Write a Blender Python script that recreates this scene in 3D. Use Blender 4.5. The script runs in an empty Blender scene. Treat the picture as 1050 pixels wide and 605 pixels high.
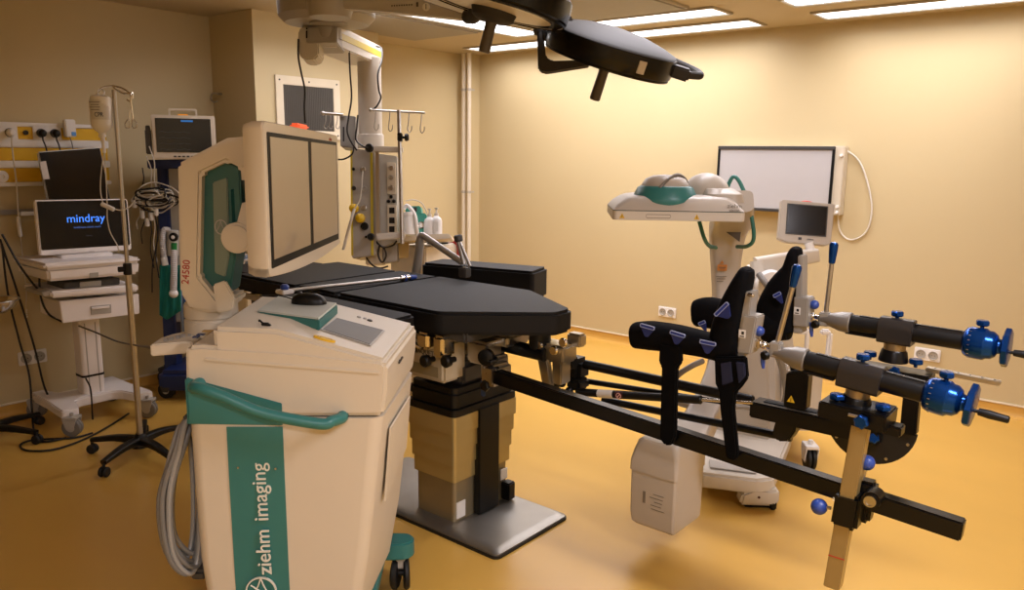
import bpy, bmesh, math, random
from mathutils import Vector, Matrix
random.seed(7)
C = bpy.context.scene.collection
PI = math.pi
# ---------------------------------------------------------------- camera
F_PX, PITCH, ROLL, YAW = 804.83, 0.178782, -0.0120314, -0.6905124
CAM = Vector((0, 0, 1.62))
_f = Vector((math.sin(YAW)*math.cos(PITCH), math.cos(YAW)*math.cos(PITCH), -math.sin(PITCH)))
_r = Vector((math.cos(YAW), -math.sin(YAW), 0)); _d = _f.cross(_r)
_c, _s = math.cos(ROLL), math.sin(ROLL)
CR = _c*_r + _s*_d; CD = -_s*_r + _c*_d; CF = _f
cam = bpy.data.cameras.new('camera'); cam.sensor_width = 36; cam.lens = F_PX/1050*36
cam.clip_start = 0.05
camo = bpy.data.objects.new('camera', cam); C.objects.link(camo)
R3 = Matrix((CR, -CD, -CF)).transposed()
camo.matrix_world = Matrix.Translation(CAM) @ R3.to_4x4()
bpy.context.scene.camera = camo

def at(px, py, x=None, y=None, z=None, d=None, pl=None):
    """the place in the room that lies behind a point of the photograph, on a given plane"""
    v = CR*((px-525)/F_PX) + CD*((py-302.5)/F_PX) + CF
    if x is not None: t = (x-CAM.x)/v.x
    elif y is not None: t = (y-CAM.y)/v.y
    elif z is not None: t = (z-CAM.z)/v.z
    elif pl is not None: t = (pl[0]-CAM).dot(pl[1])/v.dot(pl[1])
    else: t = d
    return CAM + v*t

# ---------------------------------------------------------------- materials
def lin(h):
    if isinstance(h, str):
        h = h.lstrip('#'); h = [int(h[i:i+2], 16)/255 for i in (0, 2, 4)]
    return [(c/12.92 if c <= .04045 else ((c+.055)/1.055)**2.4) for c in h]
MATS = {}
def mat(name, col, rough=.5, metal=0, var=.06, scale=12, bump=0, bscale=200, emit=None, estr=0, coat=0, trans=0, stretch=None, ior=None, alpha=1, spec=.5):
    if name in MATS: return MATS[name]
    m = bpy.data.materials.new(name); m.use_nodes = True
    nt = m.node_tree; b = nt.nodes['Principled BSDF']
    c = lin(col)
    tc = nt.nodes.new('ShaderNodeTexCoord'); mp = nt.nodes.new('ShaderNodeMapping')
    nt.links.new(tc.outputs['Object'], mp.inputs['Vector'])
    if stretch: mp.inputs['Scale'].default_value = stretch
    n = nt.nodes.new('ShaderNodeTexNoise'); n.inputs['Scale'].default_value = scale; n.inputs['Detail'].default_value = 4
    nt.links.new(mp.outputs['Vector'], n.inputs['Vector'])
    mix = nt.nodes.new('ShaderNodeMix'); mix.data_type = 'RGBA'
    mix.inputs[6].default_value = [min(1, v*(1-var)) for v in c]+[1]
    mix.inputs[7].default_value = [min(1, v*(1+var)) for v in c]+[1]
    nt.links.new(n.outputs['Fac'], mix.inputs[0]); nt.links.new(mix.outputs[2], b.inputs['Base Color'])
    b.inputs['Roughness'].default_value = rough; b.inputs['Metallic'].default_value = metal
    b.inputs['Coat Weight'].default_value = coat; b.inputs['Specular IOR Level'].default_value = spec
    if trans: b.inputs['Transmission Weight'].default_value = trans
    if ior: b.inputs['IOR'].default_value = ior
    if alpha < 1: b.inputs['Alpha'].default_value = alpha
    if bump:
        n2 = nt.nodes.new('ShaderNodeTexNoise'); n2.inputs['Scale'].default_value = bscale
        nt.links.new(mp.outputs['Vector'], n2.inputs['Vector'])
        bp = nt.nodes.new('ShaderNodeBump'); bp.inputs['Strength'].default_value = bump; bp.inputs['Distance'].default_value = .002
        nt.links.new(n2.outputs['Fac'], bp.inputs['Height']); nt.links.new(bp.outputs['Normal'], b.inputs['Normal'])
    if emit:
        b.inputs['Emission Color'].default_value = lin(emit)+[1]; b.inputs['Emission Strength'].default_value = estr
    MATS[name] = m; return m

# ---------------------------------------------------------------- mesh builder
def frame(o, ex, ey, ez=None):
    ex = Vector(ex).normalized(); ey = Vector(ey)
    ez = Vector(ez) if ez is not None else ex.cross(ey)
    ez.normalize(); ey = ez.cross(ex).normalized()
    m = Matrix((ex, ey, ez)).transposed().to_4x4(); m.translation = Vector(o); return m
def zrot(o, deg):
    return Matrix.Translation(Vector(o)) @ Matrix.Rotation(math.radians(deg), 4, 'Z')
def spline(pts, n=6, closed=False):
    pts = [Vector(p) for p in pts]
    if len(pts) < 3: return pts
    out = []; N = len(pts)
    rng = range(N if closed else N-1)
    for i in rng:
        if closed: p0, p1, p2, p3 = pts[i-1], pts[i], pts[(i+1) % N], pts[(i+2) % N]
        else:
            p1, p2 = pts[i], pts[i+1]
            p0 = pts[i-1] if i else p1*2-p2
            p3 = pts[i+2] if i+2 < N else p2*2-p1
        for k in range(n):
            t = k/n
            out.append(.5*((2*p1)+(p2-p0)*t+(2*p0-5*p1+4*p2-p3)*t*t+(3*p1-p0-3*p2+p3)*t**3))
    if not closed: out.append(pts[-1])
    return out
def rrect(w, h, r, n=5):
    r = min(r, w/2-1e-5, h/2-1e-5); o = []
    for cx, cy, a in ((w/2-r, h/2-r, 0), (-w/2+r, h/2-r, 90), (-w/2+r, -h/2+r, 180), (w/2-r, -h/2+r, 270)):
        for k in range(n+1):
            t = math.radians(a+90*k/n); o.append((cx+r*math.cos(t), cy+r*math.sin(t)))
    return o

class MB:
    def __init__(s, M=None):
        s.bm = bmesh.new(); s.M = M if M is not None else Matrix.Identity(4); s.mi = 0
    def _add(s, tmp, bev=0, seg=2, M=None, ang=30):
        if bev:
            tmp.normal_update()
            es = [e for e in tmp.edges if len(e.link_faces) == 2 and e.calc_face_angle(0) > math.radians(ang)]
            if es: bmesh.ops.bevel(tmp, geom=es, offset=bev, segments=seg, affect='EDGES', clamp_overlap=True)
        bmesh.ops.transform(tmp, matrix=(s.M @ M) if M is not None else s.M, verts=tmp.verts)
        for f in tmp.faces: f.material_index = s.mi
        me = bpy.data.meshes.new('t'); tmp.to_mesh(me); tmp.free(); s.bm.from_mesh(me); bpy.data.meshes.remove(me)
        return s
    def box(s, c, sz, bev=0, M=None, seg=2):
        t = bmesh.new(); bmesh.ops.create_cube(t, size=1)
        for v in t.verts: v.co = Vector((v.co.x*sz[0]+c[0], v.co.y*sz[1]+c[1], v.co.z*sz[2]+c[2]))
        return s._add(t, bev, seg, M)
    def rings(s, rs, caps=True, closed=False, bev=0, M=None):
        t = bmesh.new(); n = len(rs[0])
        V = [[t.verts.new(Vector(p)) for p in r] for r in rs]
        m = len(V)
        for i in range(m if closed else m-1):
            a, b = V[i], V[(i+1) % m]
            for k in range(n):
                try: t.faces.new((a[k], a[(k+1) % n], b[(k+1) % n], b[k]))
                except ValueError: pass
        if caps and not closed:
            t.faces.new(V[0][::-1]); t.faces.new(V[-1])
        bmesh.ops.recalc_face_normals(t, faces=t.faces)
        return s._add(t, bev, 2, M)
    def cyl(s, a, b, r, r2=None, n=20, bev=0, M=None):
        a, b = Vector(a), Vector(b); r2 = r if r2 is None else r2
        ax = (b-a).normalized(); e = ax.orthogonal().normalized(); f = ax.cross(e)
        def ring(p, q): return [p+e*q*math.cos(2*PI*k/n)+f*q*math.sin(2*PI*k/n) for k in range(n)]
        return s.rings([ring(a, r), ring(b, r2)], bev=bev, M=M)
    def lathe(s, prof, o, ax=(0, 0, 1), n=24, M=None):
        o = Vector(o); ax = Vector(ax).normalized(); e = ax.orthogonal().normalized(); f = ax.cross(e)
        return s.rings([[o+ax*h+e*max(r, 1e-4)*math.cos(2*PI*k/n)+f*max(r, 1e-4)*math.sin(2*PI*k/n) for k in range(n)] for r, h in prof], M=M)
    def ball(s, o, r, n=14, sc=(1, 1, 1), M=None):
        t = bmesh.new(); bmesh.ops.create_uvsphere(t, u_segments=n, v_segments=max(6, n*2//3), radius=r)
        for v in t.verts: v.co = Vector((v.co.x*sc[0], v.co.y*sc[1], v.co.z*sc[2]))+Vector(o)
        return s._add(t, M=M)
    def tube(s, pts, r, n=8, sm=6, closed=False, M=None):
        P = spline(pts, sm, closed) if sm > 1 else [Vector(p) for p in pts]
        N = len(P); rs = []
        up = None
        for i in range(N):
            a = P[i-1] if (i or closed) else P[i]; b = P[(i+1) % N] if (i+1 < N or closed) else P[i]
            t = (b-a).normalized()
            if up is None: up = t.orthogonal().normalized()
            up = (up-t*up.dot(t))
            if up.length < 1e-5: up = t.orthogonal()
            up.normalize(); w = t.cross(up)
            q = r[min(len(r)-1, int(i*len(r)/N))] if isinstance(r, (list, tuple)) else r
            rs.append([P[i]+up*q*math.cos(2*PI*k/n)+w*q*math.sin(2*PI*k/n) for k in range(n)])
        return s.rings(rs, closed=closed, M=M)
    def sweep(s, secs, n=16, sm=4, p=2.0, M=None):
        """secs: (centre, half width a, half height b, side vector) -> smooth padded body with superellipse sections"""
        cs = spline([q[0] for q in secs], sm)
        def lerp(i, k):
            t = i/sm; j = min(int(t), len(secs)-2); u = t-j
            a, b = secs[j][k], secs[j+1][k]
            if k == 3: a, b = Vector(a), Vector(b)
            return a*(1-u)+b*u
        rs = []
        for i, c in enumerate(cs):
            t = (cs[min(i+1, len(cs)-1)]-cs[max(i-1, 0)]).normalized()
            sd = Vector(lerp(i, 3)).normalized(); sd = (sd-t*sd.dot(t)).normalized(); up = t.cross(sd)
            a, b = lerp(i, 1), lerp(i, 2); ring = []
            for k in range(n):
                w = 2*PI*k/n; cc, ss = math.cos(w), math.sin(w)
                ring.append(c+sd*a*math.copysign(abs(cc)**(2/p), cc)+up*b*math.copysign(abs(ss)**(2/p), ss))
            rs.append(ring)
        return s.rings(rs, M=M)
    def prism(s, pts, h, bev=0, M=None, seg=2):
        """polygon in the local xy plane, pulled along local z from 0 to h"""
        return s.rings([[(p[0], p[1], 0) for p in pts], [(p[0], p[1], h) for p in pts]], bev=bev, M=M)
    def slab(s, pts, vec, bev=0, M=None):
        """polygon of points in space pulled along a vector"""
        vec = Vector(vec); pts = [Vector(p) for p in pts]
        return s.rings([pts, [p+vec for p in pts]], bev=bev, M=M)
    def text(s, txt, size, M, th=.0006, align='CENTER', sx=1):
        cu = bpy.data.curves.new('t', 'FONT'); cu.body = txt; cu.size = size; cu.align_x = align; cu.align_y = 'CENTER'; cu.extrude = th
        ob = bpy.data.objects.new('t', cu); C.objects.link(ob)
        dg = bpy.context.evaluated_depsgraph_get(); me = bpy.data.meshes.new_from_object(ob.evaluated_get(dg))
        bpy.data.objects.remove(ob); bpy.data.curves.remove(cu)
        t = bmesh.new(); t.from_mesh(me); bpy.data.meshes.remove(me)
        for v in t.verts: v.co.x *= sx
        return s._add(t, M=M)

INV = {}
def thing(name, label, cat, loc, rz=0, group=None):
    o = bpy.data.objects.new(name, None); C.objects.link(o); o.empty_display_size = .05
    o.location = Vector(loc); o.rotation_euler = (0, 0, rz)
    INV[o.name] = (Matrix.Translation(Vector(loc)) @ Matrix.Rotation(rz, 4, 'Z')).inverted()
    o['label'] = label; o['category'] = cat
    if group: o['group'] = group
    return o
def part(name, mb, mats, parent=None, label=None, smooth=35, loc=None):
    me = bpy.data.meshes.new(name)
    if parent is not None: inv = INV[parent.name]
    elif loc is not None: inv = Matrix.Translation(Vector(loc)).inverted()
    else: inv = Matrix.Identity(4)
    bmesh.ops.transform(mb.bm, matrix=inv, verts=mb.bm.verts)
    bmesh.ops.recalc_face_normals(mb.bm, faces=mb.bm.faces)
    mb.bm.to_mesh(me); mb.bm.free()
    for p in me.polygons: p.use_smooth = True
    me.set_sharp_from_angle(angle=math.radians(smooth))
    for m in (mats if isinstance(mats, (list, tuple)) else [mats]): me.materials.append(m)
    o = bpy.data.objects.new(name, me); C.objects.link(o)
    wn = o.modifiers.new('weighted_normal', 'WEIGHTED_NORMAL'); wn.keep_sharp = True; wn.weight = 60
    if parent is not None: o.parent = parent; INV[o.name] = inv
    elif loc is not None: o.location = Vector(loc); INV[o.name] = inv
    else: INV[o.name] = inv
    if label: o['label'] = label
    return o
def single(name, mb, mats, label, cat, loc, group=None, smooth=35):
    o = part(name, mb, mats, None, None, smooth, loc); o['label'] = label; o['category'] = cat
    if group: o['group'] = group
    return o
def struct(name, mb, mats, smooth=35):
    o = part(name, mb, mats, None, None, smooth); o['kind'] = 'structure'; return o
def kids(o): return [c for c in bpy.data.objects if c.parent == o]
def copy_thing(o, delta, rz=None, label=None, group=None):
    def cp(q, par):
        c = q.copy(); C.objects.link(c)
        if par is not None: c.parent = par
        for k in kids(q): cp(k, c)
        return c
    r = cp(o, None); r.location = Vector(o.location)+Vector(delta)
    if rz is not None: r.rotation_euler.z += rz
    if label: r['label'] = label
    return r

# palette
cream = mat('cream_plastic', 'cdc2ae', .42, var=.03, scale=6)
white = mat('white_plastic', 'e6e3e0', .4, var=.03, scale=6)
pinkw = mat('warm_white_plastic', 'e3dad4', .42, var=.03)
greyp = mat('grey_plastic', 'a8a39b', .45)
dgrey = mat('dark_grey_plastic', '3c3a38', .45)
teal = mat('teal_plastic', '2f726f', .4, var=.05)
dteal = mat('deep_teal_plastic', '245a55', .4, var=.05)
black = mat('black_plastic', '070707', .42, var=.2, spec=.35)
blackm = mat('black_anodised_metal', '08080a', .3, metal=.25, var=.2, spec=.4)
blackf = mat('black_vinyl_cushion', '08080a', .62, spec=.3, var=.25, scale=5, bump=.25, bscale=60)
strapf = mat('black_webbing', '040405', .9, spec=.1, var=.3, bump=.5, bscale=500)
rubber = mat('black_rubber', '0a0a0a', .6, var=.2)
steel = mat('brushed_steel', 'b9b4ac', .32, metal=1, var=.08, scale=30, stretch=(1, 1, 8))
chrome = mat('polished_steel', 'd8d4ce', .14, metal=1, var=.04)
satin = mat('satin_aluminium', 'b5b1aa', .28, metal=1, var=.06)
goldst = mat('warm_steel_cladding', 'b8a671', .3, metal=.6, var=.06, scale=8)
bluem = mat('blue_anodised_metal', '0b3f86', .22, metal=.75, var=.1)
bluep = mat('blue_plastic', '26418c', .4, var=.08)
navy = mat('navy_painted_metal', '1c2c5c', .4, var=.08)
yellow = mat('yellow_panel', 'dcae18', .42, var=.05)
screen = mat('dark_glass_screen', '060608', .16, var=.1)
cabb = mat('black_cable', '080808', .5, var=.1)
cabw = mat('white_cable', 'cfc9bc', .5, var=.05)
cabg = mat('grey_cable', '6f6d69', .45, var=.08)
# ================================================================ the room
XL, XR, YB, YF, H = -5.29, 1.7, 5.745, -1.7, 2.53
wallm = mat('cream_wall_paint', 'c3b188', .55, var=.035, scale=1.6, bump=.06, bscale=90)
ceilm = mat('ceiling_paint', 'b9a98a', .6, var=.03, scale=2)
trimm = mat('wall_trim', 'e3d6bb', .45)
# seamless resin floor: broad cloudy ochre streaks under a low gloss
floorm = mat('ochre_resin_floor', 'cb9f4a', .3, var=.1, scale=1.3, stretch=(1, 2.2, 1), bump=.03, bscale=40)
T = .12
m = MB(); m.box(((XL+XR)/2, (YB+YF)/2, -T/2), (XR-XL+2*T, YB-YF+2*T, T)); struct('floor', m, floorm)
m = MB(); m.box(((XL+XR)/2, (YB+YF)/2, H+T/2), (XR-XL+2*T, YB-YF+2*T, T)); struct('ceiling', m, ceilm)
m = MB(); m.box((XL-T/2, (YB+YF)/2, H/2), (T, YB-YF, H)); struct('wall_left', m, wallm)
m = MB(); m.box((XR+T/2, (YB+YF)/2, H/2), (T, YB-YF, H)); struct('wall_right', m, wallm)
m = MB(); m.box(((XL+XR)/2, YB+T/2, H/2), (XR-XL+2*T, T, H)); struct('wall_back', m, wallm)
m = MB(); m.box(((XL+XR)/2, YF-T/2, H/2), (XR-XL+2*T, T, H)); struct('wall_front', m, wallm)
PX, PY0, PY1 = -4.76, 3.05, 4.13                                   # the pier that carries the air grille
m = MB(); m.box(((XL+PX)/2-.005, (PY0+PY1)/2, H/2), (PX-XL+.01, PY1-PY0, H)); struct('wall_pier', m, wallm)
m = MB(); m.box((XL+.055, YB-.06, H/2), (.11, .12, H)); struct('trim_1', m, wallm)
# cove of the floor covering up the walls, with its pale cap strip
cove = mat('floor_cove', 'c89a49', .35, var=.05)
m = MB(); m.prism([(0, 0), (.05, 0), (.022, .012), (.008, .035), (.006, .07), (0, .07)], XR-XL-.15, M=frame((XR-.02, YB, 0), (0, -1, 0), (0, 0, 1)))
struct('baseboard_back', m, cove)
m = MB(); m.box(((XL+XR)/2+.06, YB-.006, .078), (XR-XL-.15, .012, .012), .003); struct('trim_2', m, trimm)
m = MB(); m.prism([(0, 0), (.05, 0), (.022, .012), (.008, .035), (.006, .07), (0, .07)], PY0-YF, M=frame((XL, PY0, 0), (1, 0, 0), (0, 0, 1), (0, -1, 0)))
struct('baseboard_left', m, cove)
m = MB(); m.box((XL+.006, (PY0+YF)/2, .078), (.012, PY0-YF, .012), .003); struct('trim_3', m, trimm)

# ---------------------------------------------------------------- ceiling: lamps and air panels
led = mat('lit_diffuser', 'ffffff', .5, emit='f8fbff', estr=3.0)
fixm = mat('lamp_frame_metal', 'b9b2a6', .4, metal=.3)
LP, LSPREAD, LCOL = 46.0, 160, 'fbf6ff'
def lamp(x, y, sx, sy):
    k = 4.2 if x > -.3 and y < 3 else (.62 if y > 5.1 else 1.0)
    L = bpy.data.lights.new('strip_lamp', 'AREA'); L.shape = 'RECTANGLE'; L.size = sx; L.size_y = sy
    L.energy = LP*k*sx*sy; L.color = lin(LCOL); L.spread = math.radians(LSPREAD)
    o = bpy.data.objects.new('strip_lamp', L); C.objects.link(o); o.location = (x, y, H-.016)
def ceiling_light(x0, x1, y0, y1, label):
    t = thing('ceiling_light', label, 'ceiling light', ((x0+x1)/2, (y0+y1)/2, H), group='strip lights on the ceiling')
    w = .022
    m = MB()
    for c, s in ((((x0+x1)/2, y0+w/2), (x1-x0, w)), (((x0+x1)/2, y1-w/2), (x1-x0, w)), ((x0+w/2, (y0+y1)/2), (w, y1-y0-2*w)), ((x1-w/2, (y0+y1)/2), (w, y1-y0-2*w))):
        m.box((c[0], c[1], H-.007), (s[0], s[1], .014), .003)
    part('frame', m, fixm, t)
    m = MB(); m.box(((x0+x1)/2, (y0+y1)/2, H-.003), (x1-x0-2*w, y1-y0-2*w, .006)); m.mi = 1
    lamp((x0+x1)/2, (y0+y1)/2, x1-x0-2*w, y1-y0-2*w)
    L = max(x1-x0, y1-y0)
    k = max(2, int(L/.16))
    for i in range(1, k):                                            # clear ribs across the diffuser
        if x1-x0 > y1-y0: m.box((x0+w+(x1-x0-2*w)*i/k, (y0+y1)/2, H-.0075), (.004, y1-y0-2*w, .003))
        else: m.box(((x0+x1)/2, y0+w+(y1-y0-2*w)*i/k, H-.0075), (x1-x0-2*w, .004, .003))
    part('diffuser', m, [led, mat('lamp_rib', 'd8dde8', .4, emit='e6ecff', estr=2)], t)
    return t
ceiling_light(-3.76, -2.30, 4.70, 5.00, 'recessed strip light above the C-arm, second in from the back wall')
ceiling_light(-4.10, -3.78, 2.55, 4.98, 'recessed strip light running away from us beside the square grey ceiling panel')
ceiling_light(-4.93, -3.64, 5.24, 5.56, 'strip light nearest the corner pipes, along the back wall')
ceiling_light(-3.62, -2.30, 5.24, 5.56, 'strip light along the back wall, above the wall film viewer and left of the gap')
ceiling_light(-1.90, -0.58, 5.25, 5.55, 'strip light along the back wall at the right edge of the photo')
ceiling_light(-1.90, -0.58, 4.70, 4.98, 'strip light cut by the top edge of the photo at upper right')
ceiling_light(-1.90, -1.58, 2.55, 4.40, 'strip light out of sight above the foot end of the table')
ceiling_light(-.10, 1.20, 1.75, 2.05, 'strip light out of sight to the right of the photographer')
ceiling_light(-.10, 1.20, -.75, -.45, 'strip light out of sight behind the photographer')
airm = mat('grey_air_panel', '8f877b', .5, var=.06, scale=40)
def air_panel(x0, x1, y0, y1, label):
    t = thing('ceiling_air_grille', label, 'ceiling panel', ((x0+x1)/2, (y0+y1)/2, H), group='grey air panels in the ceiling')
    m = MB(); m.box(((x0+x1)/2, (y0+y1)/2, H-.012), (x1-x0-.03, y1-y0-.03, .024), .004); part('panel', m, airm, t)
    m = MB()
    for c, s in ((((x0+x1)/2, y0+.0075), (x1-x0, .015)), (((x0+x1)/2, y1-.0075), (x1-x0, .015)), ((x0+.0075, (y0+y1)/2), (.015, y1-y0)), ((x1-.0075, (y0+y1)/2), (.015, y1-y0))):
        m.box((c[0], c[1], H-.009), (s[0], s[1], .018), .002)
    part('frame', m, fixm, t)
air_panel(-4.86, -4.13, 3.50, 4.60, 'square grey air panel in the ceiling left of the strip lights')
air_panel(-3.72, -2.42, 3.00, 4.62, 'large grey air panel in the ceiling above the round lamps')

# ---------------------------------------------------------------- back wall
def light_box():
    x0, x1, z0, z1 = -2.656, -1.795, 1.222, 1.692
    t = thing('film_viewer', 'wide white film viewer with black edges hung on the back wall', 'film viewer', ((x0+x1)/2, YB, z0))
    y = YB-.09
    m = MB(); m.box(((x0+x1)/2+.03, YB-.045, (z0+z1)/2), (x1-x0+.06, .088, z1-z0+.006), .006); part('housing', m, mat('viewer_housing', 'cabfaa', .4), t)
    m = MB(); m.box(((x0+x1)/2, y-.004, (z0+z1)/2), (x1-x0-.03, .008, z1-z0-.04), .002); part('viewing_panel', m, mat('opal_panel', 'b2afaf', .35, var=.02), t)
    for nm, c, s in (('top_rail', ((x0+x1)/2, y-.009, z1-.012), (x1-x0, .018, .024)), ('bottom_rail', ((x0+x1)/2, y-.008, z0+.009), (x1-x0, .016, .018)), ('side_rail', (x0+.009, y-.008, (z0+z1)/2), (.018, .016, z1-z0-.04)), ('side_rail', (x1-.009, y-.008, (z0+z1)/2), (.018, .016, z1-z0-.04))):
        m = MB(); m.box(c, s, .003); part(nm, m, black if nm == 'side_rail' else dgrey, t)
    for z in (z1-.06, z0+.06, z0+.02):
        m = MB(); m.cyl((x1+.045, y-.002, z), (x1+.045, y-.022, z), .011, n=12, bev=.003); part('switch_knob', m, white, t)
    P = [at(865, 152, y=YB-.03), at(880, 164, y=YB-.012), at(889, 185, y=YB-.012), at(894, 215, y=YB-.012), at(888, 238, y=YB-.012), at(872, 246, y=YB-.012), at(861, 236, y=YB-.012), at(859, 214, y=YB-.03)]
    m = MB(); m.tube(P, .006, 8); part('loop_cable', m, cabw, t)
light_box()
def wall_socket(c, nrm, tang, label, w=.16):
    F = frame(c, tang, (0, 0, 1), nrm)
    t = thing('wall_socket', label, 'wall socket', c, group='double wall sockets')
    m = MB(F); m.box((0, 0, .006), (w, .085, .012), .004); part('cover_plate', m, white, t)
    for s in (-1, 1):
        m = MB(F)
        m.rings([[(s*w*.235+r*math.cos(2*PI*k/24), r*math.sin(2*PI*k/24), z) for k in range(24)] for r, z in ((.030, .012), (.030, .019), (.026, .019), (.024, .0125), (.001, .0125))])
        part('outlet', m, greyp, t)
        m = MB(F)
        for q in (-1, 1): m.cyl((s*w*.235+q*.009, 0, .0125), (s*w*.235+q*.009, 0, .0135), .003, n=8)
        part('pin_hole', m, black, t)
a = at(684.5, 320, y=YB)
wall_socket(a, (0, -1, 0), (1, 0, 0), 'white double wall socket low on the back wall left of the C-arm')
a = at(951, 363.5, y=YB)
wall_socket(a, (0, -1, 0), (1, 0, 0), 'white double wall socket on the back wall half hidden by the farther traction device')
a = at(33, 366, x=XL)
wall_socket(a, (1, 0, 0), (0, 1, 0), 'white double wall socket low on the left wall behind the stand cables')
# pipes in the corner
for px, lab in ((475.5, 'left one of the two cream riser pipes in the corner'), (480.8, 'right one of the two cream riser pipes in the corner')):
    a = at(px, 200, y=YB-.19)
    t = thing('riser_pipe', lab, 'pipe', (a.x, a.y, 0), group='riser pipes in the corner')
    m = MB(); m.cyl((a.x, a.y, 0), (a.x, a.y, H-.001), .02, n=20); part('pipe', m, mat('painted_pipe', 'd8cdb9', .4), t)
    for z in (.35, 1.25, 2.2):
        m = MB(); m.cyl((a.x, a.y, z-.012), (a.x, a.y, z+.012), .026, n=20, bev=.003); m.box((a.x, a.y+.035, z), (.012, .07, .016)); part('pipe_clip', m, fixm, t)

# ---------------------------------------------------------------- air grille on the pier
def vent():
    y0, y1, z0, z1 = 3.2, 3.742, 1.70, 2.125
    t = thing('air_grille', 'framed grey louvre grille high on the left wall pier', 'air grille', (PX, (y0+y1)/2, z0))
    x = PX; w = .06
    m = MB()
    for c, s in (((x+.008, (y0+y1)/2, z0+w/2), (.016, y1-y0, w)), ((x+.008, (y0+y1)/2, z1-w/2), (.016, y1-y0, w)), ((x+.008, y0+w/2, (z0+z1)/2), (.016, w, z1-z0-2*w)), ((x+.008, y1-w/2, (z0+z1)/2), (.016, w, z1-z0-2*w))): m.box(c, s, .002)
    part('frame', m, mat('grille_frame', 'd8cbb2', .45), t)
    for yy in (y0+.03, (y0+y1)/2, y1-.03):
        for z in (z0+.03, z1-.03): m = MB(); m.cyl((x+.016, yy, z), (x+.019, yy, z), .006, n=10); part('screw', m, dgrey, t)
    m = MB(); m.box((x+.002, (y0+y1)/2, (z0+z1)/2), (.004, y1-y0-2*w, z1-z0-2*w)); part('backing', m, mat('grille_back', '1d1b18', .7), t)
    m = MB(); k = 28
    for i in range(k):
        yy = y0+w+(y1-y0-2*w)*(i+.5)/k
        m.box((0, 0, 0), (.012, .004, z1-z0-2*w), M=Matrix.Translation((x+.009, yy, (z0+z1)/2)) @ Matrix.Rotation(.6, 4, 'Z'))
    part('louvre', m, mat('louvre_blades', '75716a', .4, metal=.3), t)
vent()
P = [at(*q, y=PY0-.03) for q in ((223, 96), (219, 95.5), (216.6, 98), (216.6, 102), (219, 104.5), (223, 104))]
m = MB(); m.tube(P, .0055); m.cyl(P[0], P[0]+Vector((0, .030, 0)), .009, n=12)
single('wall_hook', m, steel, 'small curved hook on the shaded wall above the patient monitor', 'hook', P[0])

# ---------------------------------------------------------------- supply panel on the left wall
def supply():
    x = XL; y0, y1 = 1.0, 2.275
    t = thing('medical_supply_unit', 'yellow and cream gas and power supply panel on the left wall', 'supply unit', (x, (y0+y1)/2, 1.385))
    zs = lambda py: at(20, py, x=XL+.05).z
    zt, zb = zs(125.5), zs(191)
    m = MB(); m.box((x+.02, (y0+y1)/2, (zt+zb)/2), (.04, y1-y0, zt-zb), .004); part('backing', m, pinkw, t)
    for a_, b_ in ((125.5, 129.5), (143, 151), (165, 172), (187, 191)):
        m = MB(); m.box((x+.046, (y0+y1)/2, (zs(a_)+zs(b_))/2), (.02, y1-y0+.01, zs(a_)-zs(b_)), .004); part('rail', m, white, t)
    for a_, b_ in ((129.5, 143), (151, 165), (172, 187)):
        m = MB(); m.box((x+.0425, (y0+y1)/2, (zs(a_)+zs(b_))/2), (.005, y1-y0-.004, zs(a_)-zs(b_)-.004)); part('yellow_strip', m, yellow, t)
    def plate(pxa, pxb):
        A = at(pxa, 136.5, x=x+.055); B = at(pxb, 136.5, x=x+.055)
        m = MB(); m.box((x+.05, (A.y+B.y)/2, (A.z+B.z)/2), (.012, B.y-A.y, .088), .003); return part('socket_plate', m, white, t), A, B
    def outlet(par, px, py, rr=.026, mt=dgrey):
        p = at(px, py, x=x+.056); F = frame(p, (0, 1, 0), (0, 0, 1), (1, 0, 0))
        m = MB(F); m.rings([[(r*math.cos(2*PI*k/20), r*math.sin(2*PI*k/20), z) for k in range(20)] for r, z in ((rr, 0), (rr, .006), (rr*.8, .006), (rr*.72, .001), (.001, .001))]); return part('outlet', m, mt, par)
    pl, A, B = plate(-6, 18.2); outlet(pl, 10, 136, .026)
    pl, A, B = plate(34, 63); outlet(pl, 42, 136.5); outlet(pl, 56, 136.8)
    F = at(10, 136, x=x+.058)
    for px, py, mt in ((26, 136, dgrey), (1.5, 181, black)):
        p = at(px, py, x=x+.046)
        m = MB(frame(p, (0, 1, 0), (0, 0, 1), (1, 0, 0))); m.lathe([(.034 if py > 150 else .014, 0), (.034 if py > 150 else .014, .012), (.022 if py > 150 else .010, .016), (.012, .016), (.010, .006), (.001, .006)], (0, 0, 0)); part('gas_outlet', m, white if py > 150 else mt, t)
    p0 = at(10, 136, x=x+.060)
    return x
supply()
def plug(px, py, mt, path, label, mc):
    p = at(px, py, x=XL+.064)
    m = MB(frame(p, (0, 1, 0), (0, 0, 1), (1, 0, 0))); m.lathe([(.02, 0), (.023, .006), (.022, .03), (.012, .042), (.001, .044)], (0, 0, 0))
    t = thing('power_plug', label, 'plug', p); part('plug_body', m, mt, t)
    m = MB(); m.tube([p+Vector((.036, 0, 0))]+[at(q[0], q[1], x=XL+q[2]) for q in path], .0045); part('cord', m, mc, t)
plug(42, 136.5, black, [(44, 143, .10), (47, 151, .08), (52, 172, .05)], 'black plug in the supply panel, left of two, cord running behind the dark display', cabb)
plug(56, 136.8, black, [(58, 143, .10), (61, 151, .08), (64, 172, .05)], 'black plug in the supply panel, right of two and beside the white charger', cabb)
plug(10, 136, white, [(12, 146, .10), (14, 165, .09), (17, 190, .08), (19, 222, .08)], 'white plug at the left end of the supply panel with a long white cord', cabw)
p = at(69.5, 131.5, x=XL+.06)
t = thing('charger', 'white wall charger with a blue label plugged into the supply panel', 'charger', p)
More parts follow.
